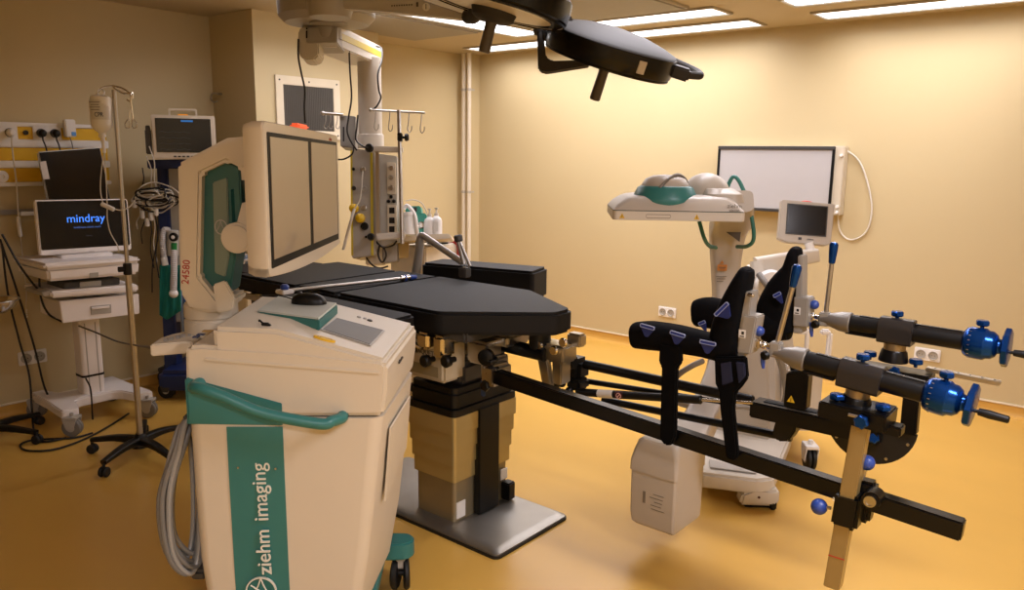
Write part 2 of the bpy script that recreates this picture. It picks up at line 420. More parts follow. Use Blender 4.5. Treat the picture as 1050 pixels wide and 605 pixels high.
m = MB(frame(p, (0, 1, 0), (0, 0, 1), (1, 0, 0))); m.prism(rrect(.062, .105, .012), .045, .006); part('body', m, white, t)
m = MB(frame(p, (0, 1, 0), (0, 0, 1), (1, 0, 0))); m.box((.014, -.034, .0455), (.026, .024, .003), .001); part('label', m, mat('blue_label', '4f8fd8', .4), t)
m = MB(); m.tube([p+Vector((.02, .0, -.052)), at(74, 148, x=XL+.075), at(76, 160, x=XL+.05), at(78, 175, x=XL+.05)], .003); part('cord', m, cabg, t)
# call-cord handle hanging beside the panel
a, b = at(18.5, 222, x=XL+.075), at(21, 243, x=XL+.075)
t = thing('call_handset', 'slim white handset hanging on a cord in front of the equipment rail', 'handset', b)
m = MB(); m.cyl(a, b, .011, n=12, bev=.004); part('grip', m, white, t)
m = MB(); m.tube([b, at(24, 270, x=XL+.06), at(27, 300, x=XL+.03), at(26, 325, x=XL+.02)], .0025); part('cord', m, cabw, t)
m = MB(); q = at(27, 318, x=XL+.02)
for k in range(4): m.ball(q+Vector((0, 0, -.014*k)), .006, 8)
part('bead', m, white, t)
# equipment rail under the panel
A, B = at(0, 218, x=XL+.05), at(45, 221, x=XL+.05)
t = thing('equipment_rail', 'horizontal steel equipment rail on the left wall below the supply panel', 'rail', (XL, (A.y+B.y)/2, A.z))
m = MB(); m.box((XL+.045, 1.55, A.z), (.01, 1.1, .03), .002); part('bar', m, satin, t)
m = MB()
for yy in (1.1, 1.55, 1.98): m.box((XL+.02, yy, A.z), (.04, .03, .03), .003)
part('bracket', m, greyp, t)
m = MB(); m.box((XL+.065, 1.86, A.z-.012), (.026, .26, .022), .004); part('rail_clamp', m, white, t)
# ================================================================ X-ray monitor cart in the foreground
CO = Vector((-2.065, 1.067, 0)); CU = Vector((.743, .669, 0)).normalized(); CV = Vector((-CU.y, CU.x, 0)); UP = Vector((0, 0, 1))
CM = frame(CO, CU, CV)                                              # local: x to the right along the near face, y away, z up
def cart(px, py, v=0.0): 
    p = at(px, py, pl=(CO+CV*v, CV)); return CM.inverted() @ p
def topz(u):                                                        # the console slopes down towards its operator
    k = [(-.1, 1.132), (.07, 1.130), (.25, 1.122), (.556, 1.036), (.7, 1.0)]
    for (a, za), (b, zb) in zip(k, k[1:]):
        if u <= b: return za+(zb-za)*(u-a)/(b-a)
    return k[-1][1]
def eff(u, v): return (u+.04*.07/.48*v/.5)/(1+.04/.48*v/.5)
def on_top(px, py):
    lo, hi = 1.5, 4.0
    for _ in range(50):
        d = (lo+hi)/2; p = CM.inverted() @ at(px, py, d=d)
        if p.z > topz(eff(p.x, p.y)): lo = d
        else: hi = d
    return p
def fr(u, z, v=0): return Vector((u, v, z))
cart_root = thing('monitor_cart', 'cream and teal X-ray monitor cart with a big twin screen in the foreground', 'monitor cart', CM @ Vector((.28, .27, 0)), 0)
W = .50
def sec(u0, u1, v0, v1, z, r=.035): return [((u0+u1)/2+x, (v0+v1)/2+y, z) for x, y in rrect(u1-u0, v1-v0, r)]
m = MB(CM)
def sec2(u0, u1, u2, v0, v1, z, r=.035):
    o = []
    for x, y in rrect(1, 1, .07):
        t = y+.5; uu = u0+((u1+(u2-u1)*t)-u0)*(x+.5); o.append((uu, v0+(v1-v0)*t, z))
    return o
m.rings([sec2(.05, .43, .46, .05, .44, .14), sec2(.01, .455, .51, .012, .46, .22), sec2(-.006, .488, .545, .006, .48, .42), sec2(-.010, .518, .572, .002, .49, .66), sec2(-.010, .543, .592, 0, .50, .864)])
part('body', m, cream, cart_root)
m = MB(CM)                                                          # upper housing, its rim falling to the right
prof = [(-.008, .870), (.545, .870), (.556, .94), (.560, 1.018), (.548, 1.034), (.30, 1.062), (.045, 1.078), (.004, 1.076), (-.004, 1.06), (-.008, .96)]
m.rings([[(u+(.042 if u > .4 else 0)*v/.5, v, z) for u, z in prof] for v in (0, W+.01)], bev=.016)
part('upper_housing', m, cream, cart_root)
m = MB(CM)
us = [.072, .12, .19, .25, .32, .40, .48, .556]
prof = [(.074, 1.055)]+[(u, topz(u)) for u in us]+[(.552, 1.005)]
m.rings([[(u+.04*(u-.07)/.48*v/.5, v, z) for u, z in prof] for v in (.006, W-.005)], bev=.012)
part('console', m, cream, cart_root)
# groove lip under the console
m = MB(CM); m.rings([[(.05, v, z0), (.54, v, z1), (.54, v, z1-.012), (.05, v, z0-.012)] for v, z0, z1 in ((-.004, 1.045, 1.005), (.01, 1.045, 1.005))], bev=.003); part('ledge', m, cream, cart_root)
# teal side panel and stripe on the near face
def face_poly(pts, v=-.003, th=.005):
    q = [cart(a, b, 0) for a, b in pts]
    return [Vector((p.x, v, p.z)) for p in q]
m = MB(CM); P = face_poly([(192, 387), (289, 413.5), (290, 436), (192, 434.5)]); m.slab(P, (0, .006, 0), .0015)
q = [cart(192, 387), cart(192, 434.5)]
m.box((-.005, .16, (q[0].z+q[1].z)/2-.002), (.006, .33, q[0].z-q[1].z-.006), .002)
part('side_panel', m, teal, cart_root)
m = MB(CM)
zb = .16; k = lambda px, py: cart(px, py)
a0, a1, b0, b1 = k(232.5, 437.5), k(290, 437.5), k(241, 605), k(296.5, 605)
ext = (a0.z-zb)/(a0.z-b0.z)
L0 = a0.x+(b0.x-a0.x)*ext; L1 = a1.x+(b1.x-a1.x)*ext
# follow the slight inward batter of the body
m.rings([[(a0.x, -.0035, a0.z), (a1.x, -.0035, a1.z), (a1.x, .004, a1.z), (a0.x, .004, a0.z)],
         [(.6*a0.x+.4*L0, -.001, .66), (.6*a1.x+.4*L1, -.001, .66), (.6*a1.x+.4*L1, .007, .66), (.6*a0.x+.4*L0, .007, .66)],
         [(.3*a0.x+.7*L0, .004, .42), (.3*a1.x+.7*L1, .004, .42), (.3*a1.x+.7*L1, .012, .42), (.3*a0.x+.7*L0, .012, .42)],
         [(L0, .011, .24), (L1, .011, .24), (L1, .018, .24), (L0, .018, .24)]])
stripe = part('stripe', m, teal, cart_root)
c = (cart(270, 467)+cart(268, 590))/2; ln = (cart(270, 467)-cart(268, 590)).length
lt = mat('white_lettering', 'd9d8cc', .5)
for word, off, al in (('ziehm', -.10*ln, 'RIGHT'), ('imaging', -.035*ln, 'LEFT')):
    m = MB(CM); m.text(word, .060, frame((c.x, -.0045, c.z), (-.02, .02, 1), (-1, 0, 0)) @ Matrix.Translation((off, 0, 0)), .0022, al); part('lettering', m, lt, stripe)
c = cart(268, 606)
m = MB(CM); F = frame((c.x, -.0005, c.z), (1, 0, 0), (0, .02, 1))
m.rings([[((r*math.cos(2*PI*i/40)), r*math.sin(2*PI*i/40), z) for i in range(40)] for r, z in ((.0455, -.003), (.0455, .004), (.0415, .004), (.0415, -.003))], closed=True, M=F)
for s in (-1, 1): m.tube([(s*.034, -.026, .002), (s*.012, .01, .002), (0, .041, .002)], .0022, 6, M=F)
m.tube([(-.022, -.008, .002), (0, -.016, .002), (.022, -.008, .002)], .0022, 6, M=F); m.tube([(-.03, .02, .002), (0, -.002, .002), (.03, -.03, .002)], .0022, 6, M=F)
part('emblem', m, lt, stripe)
for px in (244.5, 283):
    c = cart(px, 479 if px < 260 else 480); m = MB(CM); m.cyl((c.x, -.006, c.z), (c.x, .0, c.z), .003, n=10); part('screw', m, steel, stripe)
# handle
a, b = cart(206, 394), cart(203, 399, -.06); c1, d1, e1 = cart(270, 423, -.06), cart(335, 435, -.06), cart(351, 429, 0)
m = MB(CM); m.tube([(.035, .01, a.z+.004), (.026, -.03, a.z+.001), (b.x+.012, -.058, b.z-.001), (.12, -.064, b.z-.022), (c1.x, -.064, c1.z), (d1.x-.02, -.062, d1.z+.002), (d1.x+.012, -.045, d1.z+.004), (e1.x, -.015, e1.z+.006), (e1.x, .012, e1.z+.008)], .0165, 14, 8)
part('handle', m, teal, cart_root)
# seam of the operator side with its recessed grip
m = MB(CM)
P = [(.551, .10, .80), (.582, .42, .80), (.568, .40, .62), (.527, .12, .55)]
m.slab([Vector(p) for p in P], (.006, 0, 0), .002); part('door_panel', m, mat('cream_plastic_door', 'cdc2ae', .42), cart_root)
# touch display and buttons on the slope
def tilt_frame(p):
    du = .03; s = (topz(eff(p.x+du, p.y))-topz(eff(p.x-du, p.y)))/(2*du)
    return frame(p, (1, 0, s), (0, 1, 0))
q = [on_top(*t) for t in ((330, 339), (345, 327.5), (393, 340), (379, 355))]
c = sum(q, Vector())/4; n = tilt_frame(c).to_3x3().col[2]
m = MB(CM); m.slab([p+n*.0015-(p-c)*-.05 for p in q], n*.003, .001); part('display_bezel', m, greyp, cart_root)
m = MB(CM); m.slab([p+n*.0045-(p-c)*.02 for p in q], n*.0015); part('touch_display', m, mat('display_off', '4a4232', .4, var=.05, spec=.3), cart_root)
for px, py, r in ((368, 325.5, .007), (379, 329, .009), (374, 327, .006)):
    p = on_top(px, py); m = MB(CM @ tilt_frame(p)); m.lathe([(r, -.002), (r, .003), (r*.6, .005), (.001, .005)], (0, 0, 0)); part('button', m, dgrey if r > .008 else greyp, cart_root)
p = on_top(332.5, 348.5); m = MB(CM @ tilt_frame(p)); m.rings([[(.032*math.cos(2*PI*i/28), .012*math.sin(2*PI*i/28), z) for i in range(28)] for z in (-.001, .006)])
st = part('sticker', m, mat('yellow_sticker', 'dcae20', .5), cart_root, label='yellow oval sticker')
m = MB(CM @ tilt_frame(p)); m.text('ACHTUNG', .009, Matrix.Translation((0, 0, .0062)), .0003); part('print', m, dgrey, st)
for px, py, w, mt, z0 in ((206, 343, .022, mat('blue_print', '2f3f66', .5), 1.078), (201, 345.5, .018, mat('blue_print', '2f3f66', .5), 1.078), (213, 339.5, .03, mat('tan_sticker', 'b08a45', .5), 1.078)):
    p = CM.inverted() @ at(px, py, z=z0); m = MB(CM); m.box((p.x, p.y, z0+.0006), (w, .02, .003), .0008); part('sticker', m, mt, cart_root)
m = MB(CM); p = cart(417, 420, .2); m.text('ziehm vision', .014, frame((.5785, .2, .985), (.07, 1, 0), (0, 0, 1)), .002); part('print', m, dgrey, cart_root)
# left-hand shelf flap
z0 = 1.055
P = [CM.inverted() @ at(a, b, z=z0) for a, b in ((153.5, 353.5), (164, 346.5), (176, 342.5), (197, 338), (206, 345), (197, 350))]
m = MB(CM); m.slab(P, (0, 0, -.036), .004); fl = part('side_tray', m, cream, cart_root)
m = MB(CM)
for i in range(5):
    for j in range(3):
        p = CM.inverted() @ at(170+6*i, 347.2-1.4*i+1.1*j, z=z0+.002); m.box(p, (.012, .008, .003), .0006)
part('key', m, greyp, fl)
# ---- tower that carries the screens (a C-shaped cast arm)
v0, v1 = .20, .36
def tw(pts, v): return [Vector((lambda q: (q.x, v, q.z))(cart(a, b, v))) for a, b in pts]
m = MB(CM); c = CM.inverted() @ at(214, 331, pl=(CM @ Vector((0, .27, 0)), CV))
m.lathe([(.082, 1.04), (.082, 1.092), (.077, 1.096), (.077, 1.100), (.081, 1.104), (.081, 1.142), (.074, 1.15), (.001, 1.15)], (c.x, .30, 0), n=36); part('tower_base', m, cream, cart_root)
outer = [(181.5, 168), (232, 141.5), (251, 140), (262, 143), (262, 188), (247, 188), (246, 172), (232, 165.5), (206, 178), (204, 284), (222, 306), (238, 306), (236, 316), (216, 321), (195, 318), (184, 300), (183, 240)]
m = MB(CM); m.slab(tw(outer, v0), (0, v1-v0, 0), .009); part('tower', m, cream, cart_root)
inner = [(206, 178), (232, 165.5), (246, 172), (248, 230), (240, 240), (242, 262), (236, 300), (222, 306), (204, 284)]
m = MB(CM); m.slab(tw(inner, v0+.035), (0, v1-v0-.06, 0), .004); part('tower_inlay', m, dteal, cart_root)
m = MB(CM); m.slab(tw([(218, 187), (233, 182), (235, 262), (231, 284), (220, 280)], v0+.027), (0, .012, 0), .003); gp = part('inlay_window', m, mat('grey_green_panel', '6f7d70', .3), cart_root)
p = tw([(226, 233)], v0+.02)[0]
m = MB(CM); F = frame((p.x, v0+.0262, p.z), (1, 0, 0), (0, 0, 1))
m.rings([[(.019*s_*math.cos(2*PI*i/24), .023*s_*math.sin(2*PI*i/24), z) for i in range(24)] for s_, z in ((1, 0), (1, .002), (.85, .002), (.85, 0))], closed=True, M=F)
for s in (-1, 1): m.tube([(s*.013, -.012, .001), (s*.004, .004, .001), (0, .02, .001)], .0012, 5, M=F)
part('emblem', m, greyp, gp)
p = tw([(243, 244)], v0)[0]
m = MB(CM); m.cyl((p.x, v0-.012, p.z), (p.x, v1, p.z), .046, n=32, bev=.008); m.slab(tw([(248, 205), (262, 200), (262, 262), (250, 258), (236, 252)], v0+.0), (0, .12, 0), .01); part('hinge', m, cream, cart_root)
m = MB(CM); m.slab(tw([(218, 292), (230, 288), (240, 305), (238, 318), (222, 321)], v0-.012), (0, .02, 0), .004); part('hinge_cover', m, cream, cart_root)
p = tw([(191, 279)], v0)[0]
m = MB(CM); m.text('24580', .030, frame((p.x, v0-.0005, p.z), (.12, 0, 1), (-1, 0, .12)), .001); part('handwritten_number', m, mat('red_marker', 'a3261d', .5), cart_root, label='red handwritten number')
# ---- twin screen
TL, TR = Vector((-1.843, 1.197, 1.697)), Vector((-2.47, 1.928, 1.680))
ex = (TR-TL); wid = ex.length; ex.normalize(); nrm = Vector((ex.y, -ex.x, 0)).normalized()
if nrm.x < 0: nrm = -nrm
FM = frame(TR, ex, UP, nrm)                                         # local x runs away from us (-wid .. 0), y up, z out of the glass
hgt = .415
bw = []
n_ = 24
def outline(ins):
    o = []
    for x, y in rrect(wid-2*ins, hgt-2*ins, max(.004, .022-ins)):
        s = (x/(wid/2))
        bow = -.022*(1-s*s) if y < 0 else 0
        o.append((x-wid/2, y-hgt/2+bow))
    return o
def dens(P, k=6):
    o = []
    for a, b in zip(P, P[1:]+P[:1]):
        d_ = math.hypot(b[0]-a[0], b[1]-a[1]); kk = 12 if d_ > .3 else 1
        for i in range(kk):
            t = i/kk; x = a[0]+(b[0]-a[0])*t; y = a[1]+(b[1]-a[1])*t
            if kk > 1 and y < -.3: y = -hgt+(.0 if True else 0)-.022*(1-((x+wid/2)/(wid/2))**2)
            o.append((x, y))
    return o
O = dens(outline(0))
m = MB(FM); m.rings([[(x*.96-wid*.02, y*.96-.008, -.058) for x, y in O], [(x*.99-wid*.005, y*.99-.002, -.036) for x, y in O], [(x, y, -.004) for x, y in O], [(x*.994-wid*.003, y*.988-.0025, .002) for x, y in O]])
mon = part('screen_housing', m, cream, cart_root)
gi = .03
dark = mat('screen_surround', '0a0908', .5, spec=.12)
m = MB(FM); B = rrect(wid-2*gi, hgt-2*gi+.012, .006)
m.prism([(x-wid/2, y-hgt/2-.004) for x, y in B], .002, M=Matrix.Translation((0, 0, .0015))); part('screen_bezel', m, dark, mon)
lcd = mat('lcd_wall_reflection', '8d7d68', .28, var=.02, coat=.3)  # beige of the mirrored wall put into the colour of the dark screens
mid = wid*.487
for xa, xb in ((-wid+gi+.02, -mid-.022), (-mid+.022, -gi-.02)):
    m = MB(FM); m.box(((xa+xb)/2, -(gi+.010+.332/2), .0045), (xb-xa, .332, .002), .0005); part('screen', m, lcd, mon)
m = MB(FM); m.box((-.53*wid, .006, -.015), (.13, .016, .03), .006); part('signal_lamp', m, mat('orange_lamp', 'f0603a', .4, emit='ff6a3c', estr=.5), mon, label='orange warning lamp')
m = MB(FM); m.text('ziehm', .02, frame((-wid*.14, -.02, .0025), (1, 0, 0), (0, 1, 0)), .0004); part('print', m, mat('red_print', 'a8563f', .5), mon)
m = MB(CM); p0 = CM.inverted() @ (FM @ Vector((-.45*wid, -.25, -.10)))
q = tw([(250, 215)], .28)[0]
m.slab([Vector((q.x-.02, .22, q.z+.07)), Vector((q.x-.02, .22, q.z-.07)), p0+Vector((0, -.06, -.06)), p0+Vector((0, -.06, .08))], (0, .10, 0), .006); part('screen_bracket', m, dteal, cart_root)
# legs and wheels
for u, v, nm in ((.52, .56, 'far'), (.50, .06, 'near'), (.02, .56, 'far'), (.02, .06, 'near')):
    m = MB(CM); du = 1 if u > .3 else -1
    A = (u-du*.14, v, .165)
    P = [Vector((u-du*.16, v+y_, 0)) for y_ in (-.05, .05)]
    hull = [(u-du*.16, v-.055), (u+du*.02, v-.045)]+[(u+du*(.02+.042*math.cos(t)), v+.045*math.sin(t)) for t in [(-PI/2+PI*i/8) for i in range(1, 8)]]+[(u+du*.02, v+.045), (u-du*.16, v+.055)]
    if du < 0: hull = hull[::-1]
    m.prism(hull, .066, .006, M=Matrix.Translation((0, 0, .135))); lg = part('leg', m, teal, cart_root)
    m = MB(CM); cw = (u+du*.012, v, .062)
    for s in (-1, 1): m.lathe([(.02, .008), (.055, .008), (.062, .014), (.062, .024), (.055, .03), (.03, .031), (.001, .027)], cw, (s, .15, 0), n=28)
    m.cyl((cw[0]-.012, v, .062), (cw[0]+.012, v, .062), .012); part('wheel', m, rubber, lg)
    m = MB(CM); m.box((cw[0], v, .112), (.034, .05, .05), .008); part('fork', m, greyp, lg)
m = MB(CM); m.box((.27, .3, .155), (.42, .56, .05), .01); part('chassis', m, teal, cart_root)

# ---------------------------------------------------------------- what lies on it
q = [on_top(*t) for t in ((263, 323), (290, 307), (346, 312), (331, 333.5))]
zz = max(p.z for p in q)+.006
q = [CM.inverted() @ at(*t, z=zz) for t in ((263, 318.5), (286, 303), (346, 311), (327, 327))]
t = thing('mouse_pad', 'wedge-shaped mouse tray with a pale top and teal rim on the monitor cart', 'mouse tray', CM @ (sum(q, Vector())/4-Vector((0, 0, .04))))
m = MB(CM); bot = []
for p, dz in zip(q, (.012, .012, .034, .034)): bot.append(Vector((p.x, p.y, p.z-dz-.002)))
m.rings([bot, [p-Vector((0, 0, .003)) for p in q]], bev=.003); part('rim', m, teal, t)
c = sum(q, Vector())/4
m = MB(CM); m.rings([[c+(p-c)*.985-Vector((0, 0, .003)) for p in q], [c+(p-c)*.965+Vector((0, 0, .002)) for p in q]]); part('pad_top', m, mat('pale_pad', 'b9bdb4', .5), t)
p = CM.inverted() @ at(317, 311, z=zz+.003)
t = thing('computer_mouse', 'black computer mouse resting on the teal-rimmed mouse tray', 'computer mouse', CM @ p)
m = MB(CM @ Matrix.Translation(p) @ Matrix.Rotation(math.radians(-12), 4, 'Z'))
rs = []
for k in range(9):
    s = k/8; zz2 = .036*math.sin(PI/2*(1-(1-s)))
    sc = math.sqrt(max(.02, 1-(s*.98)**2.6))
    rs.append([(.058*sc*math.copysign(abs(math.cos(w))**.8, math.cos(w))-.004*s, .032*sc*math.copysign(abs(math.sin(w))**.85, math.sin(w)), .034*s) for w in [2*PI*i/28 for i in range(28)]])
m.rings(rs); part('shell', m, black, t)
m = MB(CM @ Matrix.Translation(p) @ Matrix.Rotation(math.radians(-12), 4, 'Z')); m.cyl((-.03, -.004, .031), (-.03, .004, .031), .007, n=14); part('scroll_wheel', m, dgrey, t)
m = MB(CM); e = p+Vector((-.058, .012, .012)); m.tube([e, e+Vector((-.03, .02, .004)), e+Vector((-.07, .035, .006)), e+Vector((-.11, .03, .004))], .002); part('cord', m, cabb, t)
p = on_top(272, 334)
t = thing('cable_clip', 'small black clip lying on the monitor cart in front of the mouse tray', 'clip', CM @ p)
m = MB(CM @ tilt_frame(p)); m.box((0, 0, .005), (.022, .01, .009), .002); m.tube([(-.008, 0, .008), (-.018, .006, .014), (-.02, .01, .01)], .003, 6); m.box((.012, -.006, .004), (.012, .008, .006), .002); part('clip_body', m, black, t)
# coiled grey cables hung on the left side
t = thing('cable_coil', 'bundle of grey cables in clear plastic hanging on the left side of the monitor cart', 'cable bundle', CM @ Vector((-.045, .22, .30)))
for i in range(8):
    rr = random.Random(i)
    m = MB(CM); yy = .05+.018*(i % 4); xx = -.022-.016*(i//3)-rr.uniform(0, .012); w = .035+.012*(i % 3); o = .012*(i % 4)
    m.tube([(xx+.004, yy+w*1.4, .80-o), (xx-.006, yy+w*.5, .83-o), (xx-.018, yy-w*.4, .76), (xx-.050-.006*(i % 3), yy-w, .62), (xx-.050-.004*(i % 2), yy-w, .44+o), (xx-.012, yy-w*.2, .36+o), (xx, yy+w, .42+o), (xx+.004, yy+w*1.6, .60)], .0075, 8, 6, closed=True)
    part('cable', m, cabg if i % 3 else mat('pale_cable', '8f8d88', .35), t)
m = MB(CM); m.box((-.025, .09, .835), (.05, .04, .03), .006); part('hanger', m, dgrey, t)
m = MB(CM); m.box((-.03, .10, .345), (.05, .09, .03), .008); part('cable_clamp', m, dgrey, t)
# ================================================================ operating table
tb = thing('operating_table', 'operating table with black cushions on a warm steel column and flat floor plate', 'operating table', (-2.4, 2.475, 0))
m = MB(); P = [(x-2.43, y+2.472) for x, y in rrect(1.06, .50, .03)]
m.prism(P, .012); part('plate_seal', m, rubber, tb)
m = MB(); a = [(x-2.43, y+2.472) for x, y in rrect(1.05, .49, .025)]; b_ = [(-2.43+(x)*.93, 2.472+y*.86) for x, y in rrect(1.05, .49, .025)]
m.rings([[(x, y, .010) for x, y in a], [(x, y, .018) for x, y in a], [(x, y, .036) for x, y in b_]]); part('floor_plate', m, mat('worn_floor_steel', '96928b', .42, metal=.9, var=.12, scale=9), tb)
X0, X1, Y0, Y1 = -2.455, -2.20, 2.29, 2.665
def tier(nm, z0, z1, g, mt, r=.018):
    m = MB(); m.prism([(x+(X0+X1)/2, y+(Y0+Y1)/2) for x, y in rrect(X1-X0+2*g, Y1-Y0+2*g, r)], z1-z0, .002, M=Matrix.Translation((0, 0, z0))); return part(nm, m, mt, tb)
tier('column_foot', .034, .225, -.010, mat('column_foot_steel', '94886c', .34, metal=.6))
for i, z in enumerate((.222, .295, .37, .445)):
    tier('column_sleeve', z, z+.078, .002+.0065*i, goldst)
m = MB(); m.box((X1+.012, 2.485, .285), (.034, .135, .49), .004); part('cable_channel', m, black, tb)
m = MB(); m.box((X1+.017, Y1-.035, .085), (.05, .05, .085), .006); part('foot_switch_box', m, black, tb)
m = MB(); m.box((X1+.004, Y1-.05, .165), (.006, .045, .05), .001); part('rating_label', m, mat('label_white', 'd8d6d2', .5), tb, label='white rating label')
m = MB(); m.box((X1-.009, Y0+.05, .085), (.006, .055, .075), .001); part('rating_label', m, mat('label_white', 'd8d6d2', .5), tb, label='white rating label')
m = MB(); m.box((X0+.115, Y0-.0165, .485), (.15, .002, .035), .0005); bd = part('nameplate', m, mat('nameplate_dark', '5b5142', .4), tb)
m = MB(); m.text('MAQUET', .022, frame((X0+.09, Y0-.0178, .485), (1, 0, 0), (0, 0, 1)), .0004); m.text('1150', .014, frame((X0+.165, Y0-.0178, .485), (1, 0, 0), (0, 0, 1)), .0004); part('nameplate_print', m, black, bd)
for i, (z, g) in enumerate(((.523, .022), (.556, .010), (.585, .016), (.612, .006))):
    tier('bellows_fold', z, z+.031, g, black, .03)
m = MB(); m.box((-2.33, 2.50, .69), (.26, .32, .10), .02); part('column_head', m, dgrey, tb)
# drive housing with its name, beside the head
m = MB(); m.box((-2.335, 2.315, .758), (.235, .14, .175), .012); hb = part('drive_housing', m, mat('beige_housing', 'b5a88d', .4), tb)
m = MB(); m.text('MAQUET', .03, frame((-2.335, 2.2445, .79), (1, 0, 0), (0, 0, 1)), .0006); part('housing_print', m, dgrey, hb)
m = MB(); m.box((-2.335, 2.2465, .715), (.18, .006, .05), .002); part('housing_recess', m, mat('beige_recess', '8f8263', .5), hb)
# frame of the top with side rails
m = MB(); m.box((-2.80, 2.475, .895), (1.45, .50, .05), .01); part('top_frame', m, dgrey, tb)
m = MB(); m.box((-2.33, 2.52, .82), (.26, .28, .13), .02); part('hip_block', m, satin, tb)
for y in (2.135, 2.815):
    m = MB(); m.box((-2.95, y, .90), (1.3, .012, .03), .003)
    for x in (-3.5, -3.1, -2.7, -2.35): m.cyl((x, y+(.01 if y < 2.4 else -.01), .90), (x, 2.24 if y < 2.4 else 2.71, .90), .01, n=10)
    part('side_rail', m, steel, tb)
for (x, y, z, sx, sy, sz) in ((-2.13, 2.40, .80, .12, .10, .10), (-2.09, 2.42, .74, .09, .09, .10), (-2.10, 2.50, .85, .16, .16, .05)):
    m = MB(); m.box((x, y, z), (sx, sy, sz), .012); part('hip_casting', m, satin, tb)
for (x, y, z) in ((-2.06, 2.345, .80), (-2.04, 2.36, .735)):
    m = MB(); m.lathe([(.028, 0), (.034, .006), (.034, .03), (.02, .036), (.001, .036)], (x, y, z), (.3, -1, 0), 18); part('clamp_knob', m, black, tb)
m = MB(); m.cyl((-1.93, 2.52, .80), (-1.93, 2.52, .90), .045, n=24, bev=.006); part('tip_support', m, black, tb)
# joint castings under the near edge
for (x, z, sx, sz) in ((-2.40, .875, .13, .045), (-2.27, .86, .07, .07), (-2.18, .85, .06, .09)):
    m = MB(); m.box((x, 2.21, z), (sx, .08, sz), .012); part('joint_casting', m, chrome, tb)
for x, z in ((-2.36, .80), (-2.25, .78), (-2.13, .80)):
    m = MB(); m.lathe([(.012, 0), (.012, .03), (.024, .034), (.026, .055), (.02, .062), (.001, .062)], (x, 2.22, z), (0, -1, 0), 16); part('clamp_knob', m, black, tb)
m = MB(); m.tube([(-2.50, 2.20, .868), (-2.42, 2.165, .862), (-2.34, 2.165, .85), (-2.28, 2.18, .83)], .011, 10); part('lever', m, chrome, tb)
m = MB(); m.box((-2.10, 2.36, .655), (.022, .012, .075), .004); part('tag_strap', m, mat('blue_tape', '33466f', .7), tb)
# cushions
def cushion(nm, pts, z0, z1, bev=.013, par=tb):
    m = MB(); m.prism(pts, z1-z0, bev, M=Matrix.Translation((0, 0, z0)), seg=3); return part(nm, m, blackf, par)
def rounded(pts, r, n=4):
    o = []; N = len(pts)
    for i in range(N):
        p = Vector(pts[i]).to_2d() if len(pts[i]) > 2 else Vector(pts[i]); a = Vector(pts[i-1]); b = Vector(pts[(i+1) % N])
        d1 = (a-p); d2 = (b-p); q = min(r, d1.length*.45, d2.length*.45); A = p+d1.normalized()*q; B = p+d2.normalized()*q
        for k in range(n+1):
            t = k/n; o.append(tuple(A*(1-t)**2+p*2*t*(1-t)+B*t*t))
    return o
cushion('seat_cushion', rounded([(-2.80, 2.15), (-2.16, 2.15), (-1.80, 2.46), (-1.805, 2.575), (-2.20, 2.81), (-2.80, 2.81)], .03), .905, 1.0)
cushion('back_cushion', rounded([(-3.10, 2.15), (-2.81, 2.15), (-2.81, 2.81), (-3.10, 2.81)], .02), .915, .998)
cushion('back_cushion', rounded([(-3.62, 2.15), (-3.11, 2.15), (-3.11, 2.81), (-3.62, 2.81)], .02), .915, .996)
cushion('head_cushion', rounded([(-3.95, 2.25), (-3.63, 2.22), (-3.63, 2.74), (-3.95, 2.71)], .04), .925, .99)
# side pieces: the near arm support lies low along the edge, the far one stands proud
cushion('arm_support', rounded([(-2.98, 1.93), (-2.22, 1.895), (-2.24, 2.115), (-2.98, 2.125)], .03), .925, .985)
cushion('arm_support', rounded([(-2.99, 2.86), (-2.36, 3.02), (-2.42, 3.22), (-3.03, 3.06)], .025), .89, 1.045)
for x, y0_, y1_ in ((-2.75, 1.99, 2.16), (-2.40, 1.99, 2.16), (-2.72, 2.78, 3.02)):
    m = MB(); m.box((x, (y0_+y1_)/2, .875), (.04, y1_-y0_, .03), .004); part('arm_bracket', m, steel, tb)
# foot-end extension: thick black bar and chrome clamp head
m = MB(); m.cyl(at(498, 349, y=2.50), at(560, 364, y=2.50), .030, n=24, bev=.004); part('extension_bar', m, blackm, tb)

# ---------------------------------------------------------------- things lying on or fixed to the table
a, b = at(292, 298.5, z=1.012), at(412, 285.5, z=1.012)
t = thing('drape_rod', 'thin silver rod with a blue clamp end lying across the black cushions', 'rod', (a+b)/2-Vector((0, 0, .012)))
m = MB(); m.cyl(a, b, .0085, n=12); part('rod', m, steel, t)
dr = (b-a).normalized()
m = MB(); m.cyl(b-dr*.01, b+dr*.045, .015, n=16, bev=.003); part('clamp', m, chrome, t)
m = MB(); m.cyl(b+dr*.045, b+dr*.085, .014, .010, n=16, bev=.003); m.cyl(b+dr*.012, b+dr*.022, .0165, n=16); part('blue_grip', m, bluep, t)
m = MB(); m.box((a.x, a.y, a.z-.002), (.06, .06, .018), .004); part('end_block', m, white, t)
m = MB(); m.lathe([(.001, 0), (.017, .0), (.02, .012), (.012, .022), (.001, .022)], a+Vector((.0, 0, .008)), (0, 0, 1), 16); part('knob', m, bluep, t)
P = lambda px, py: at(px, py, y=2.86)
asil = mat('arm_silver', 'aaa7a2', .3, metal=.55)
t = thing('articulated_arm', 'chrome articulated holder arm clamped to the far edge of the table', 'holder arm', P(427, 280)-Vector((0, 0, .02)))
m = MB(); m.cyl(P(426, 283), P(431, 249), .026, .022, n=20, bev=.003); part('lower_post', m, asil, t)
m = MB(); m.cyl(P(430, 252), P(432, 241), .026, .02, n=20, bev=.006); m.ball(P(432.5, 242), .021); part('elbow_joint', m, asil, t)
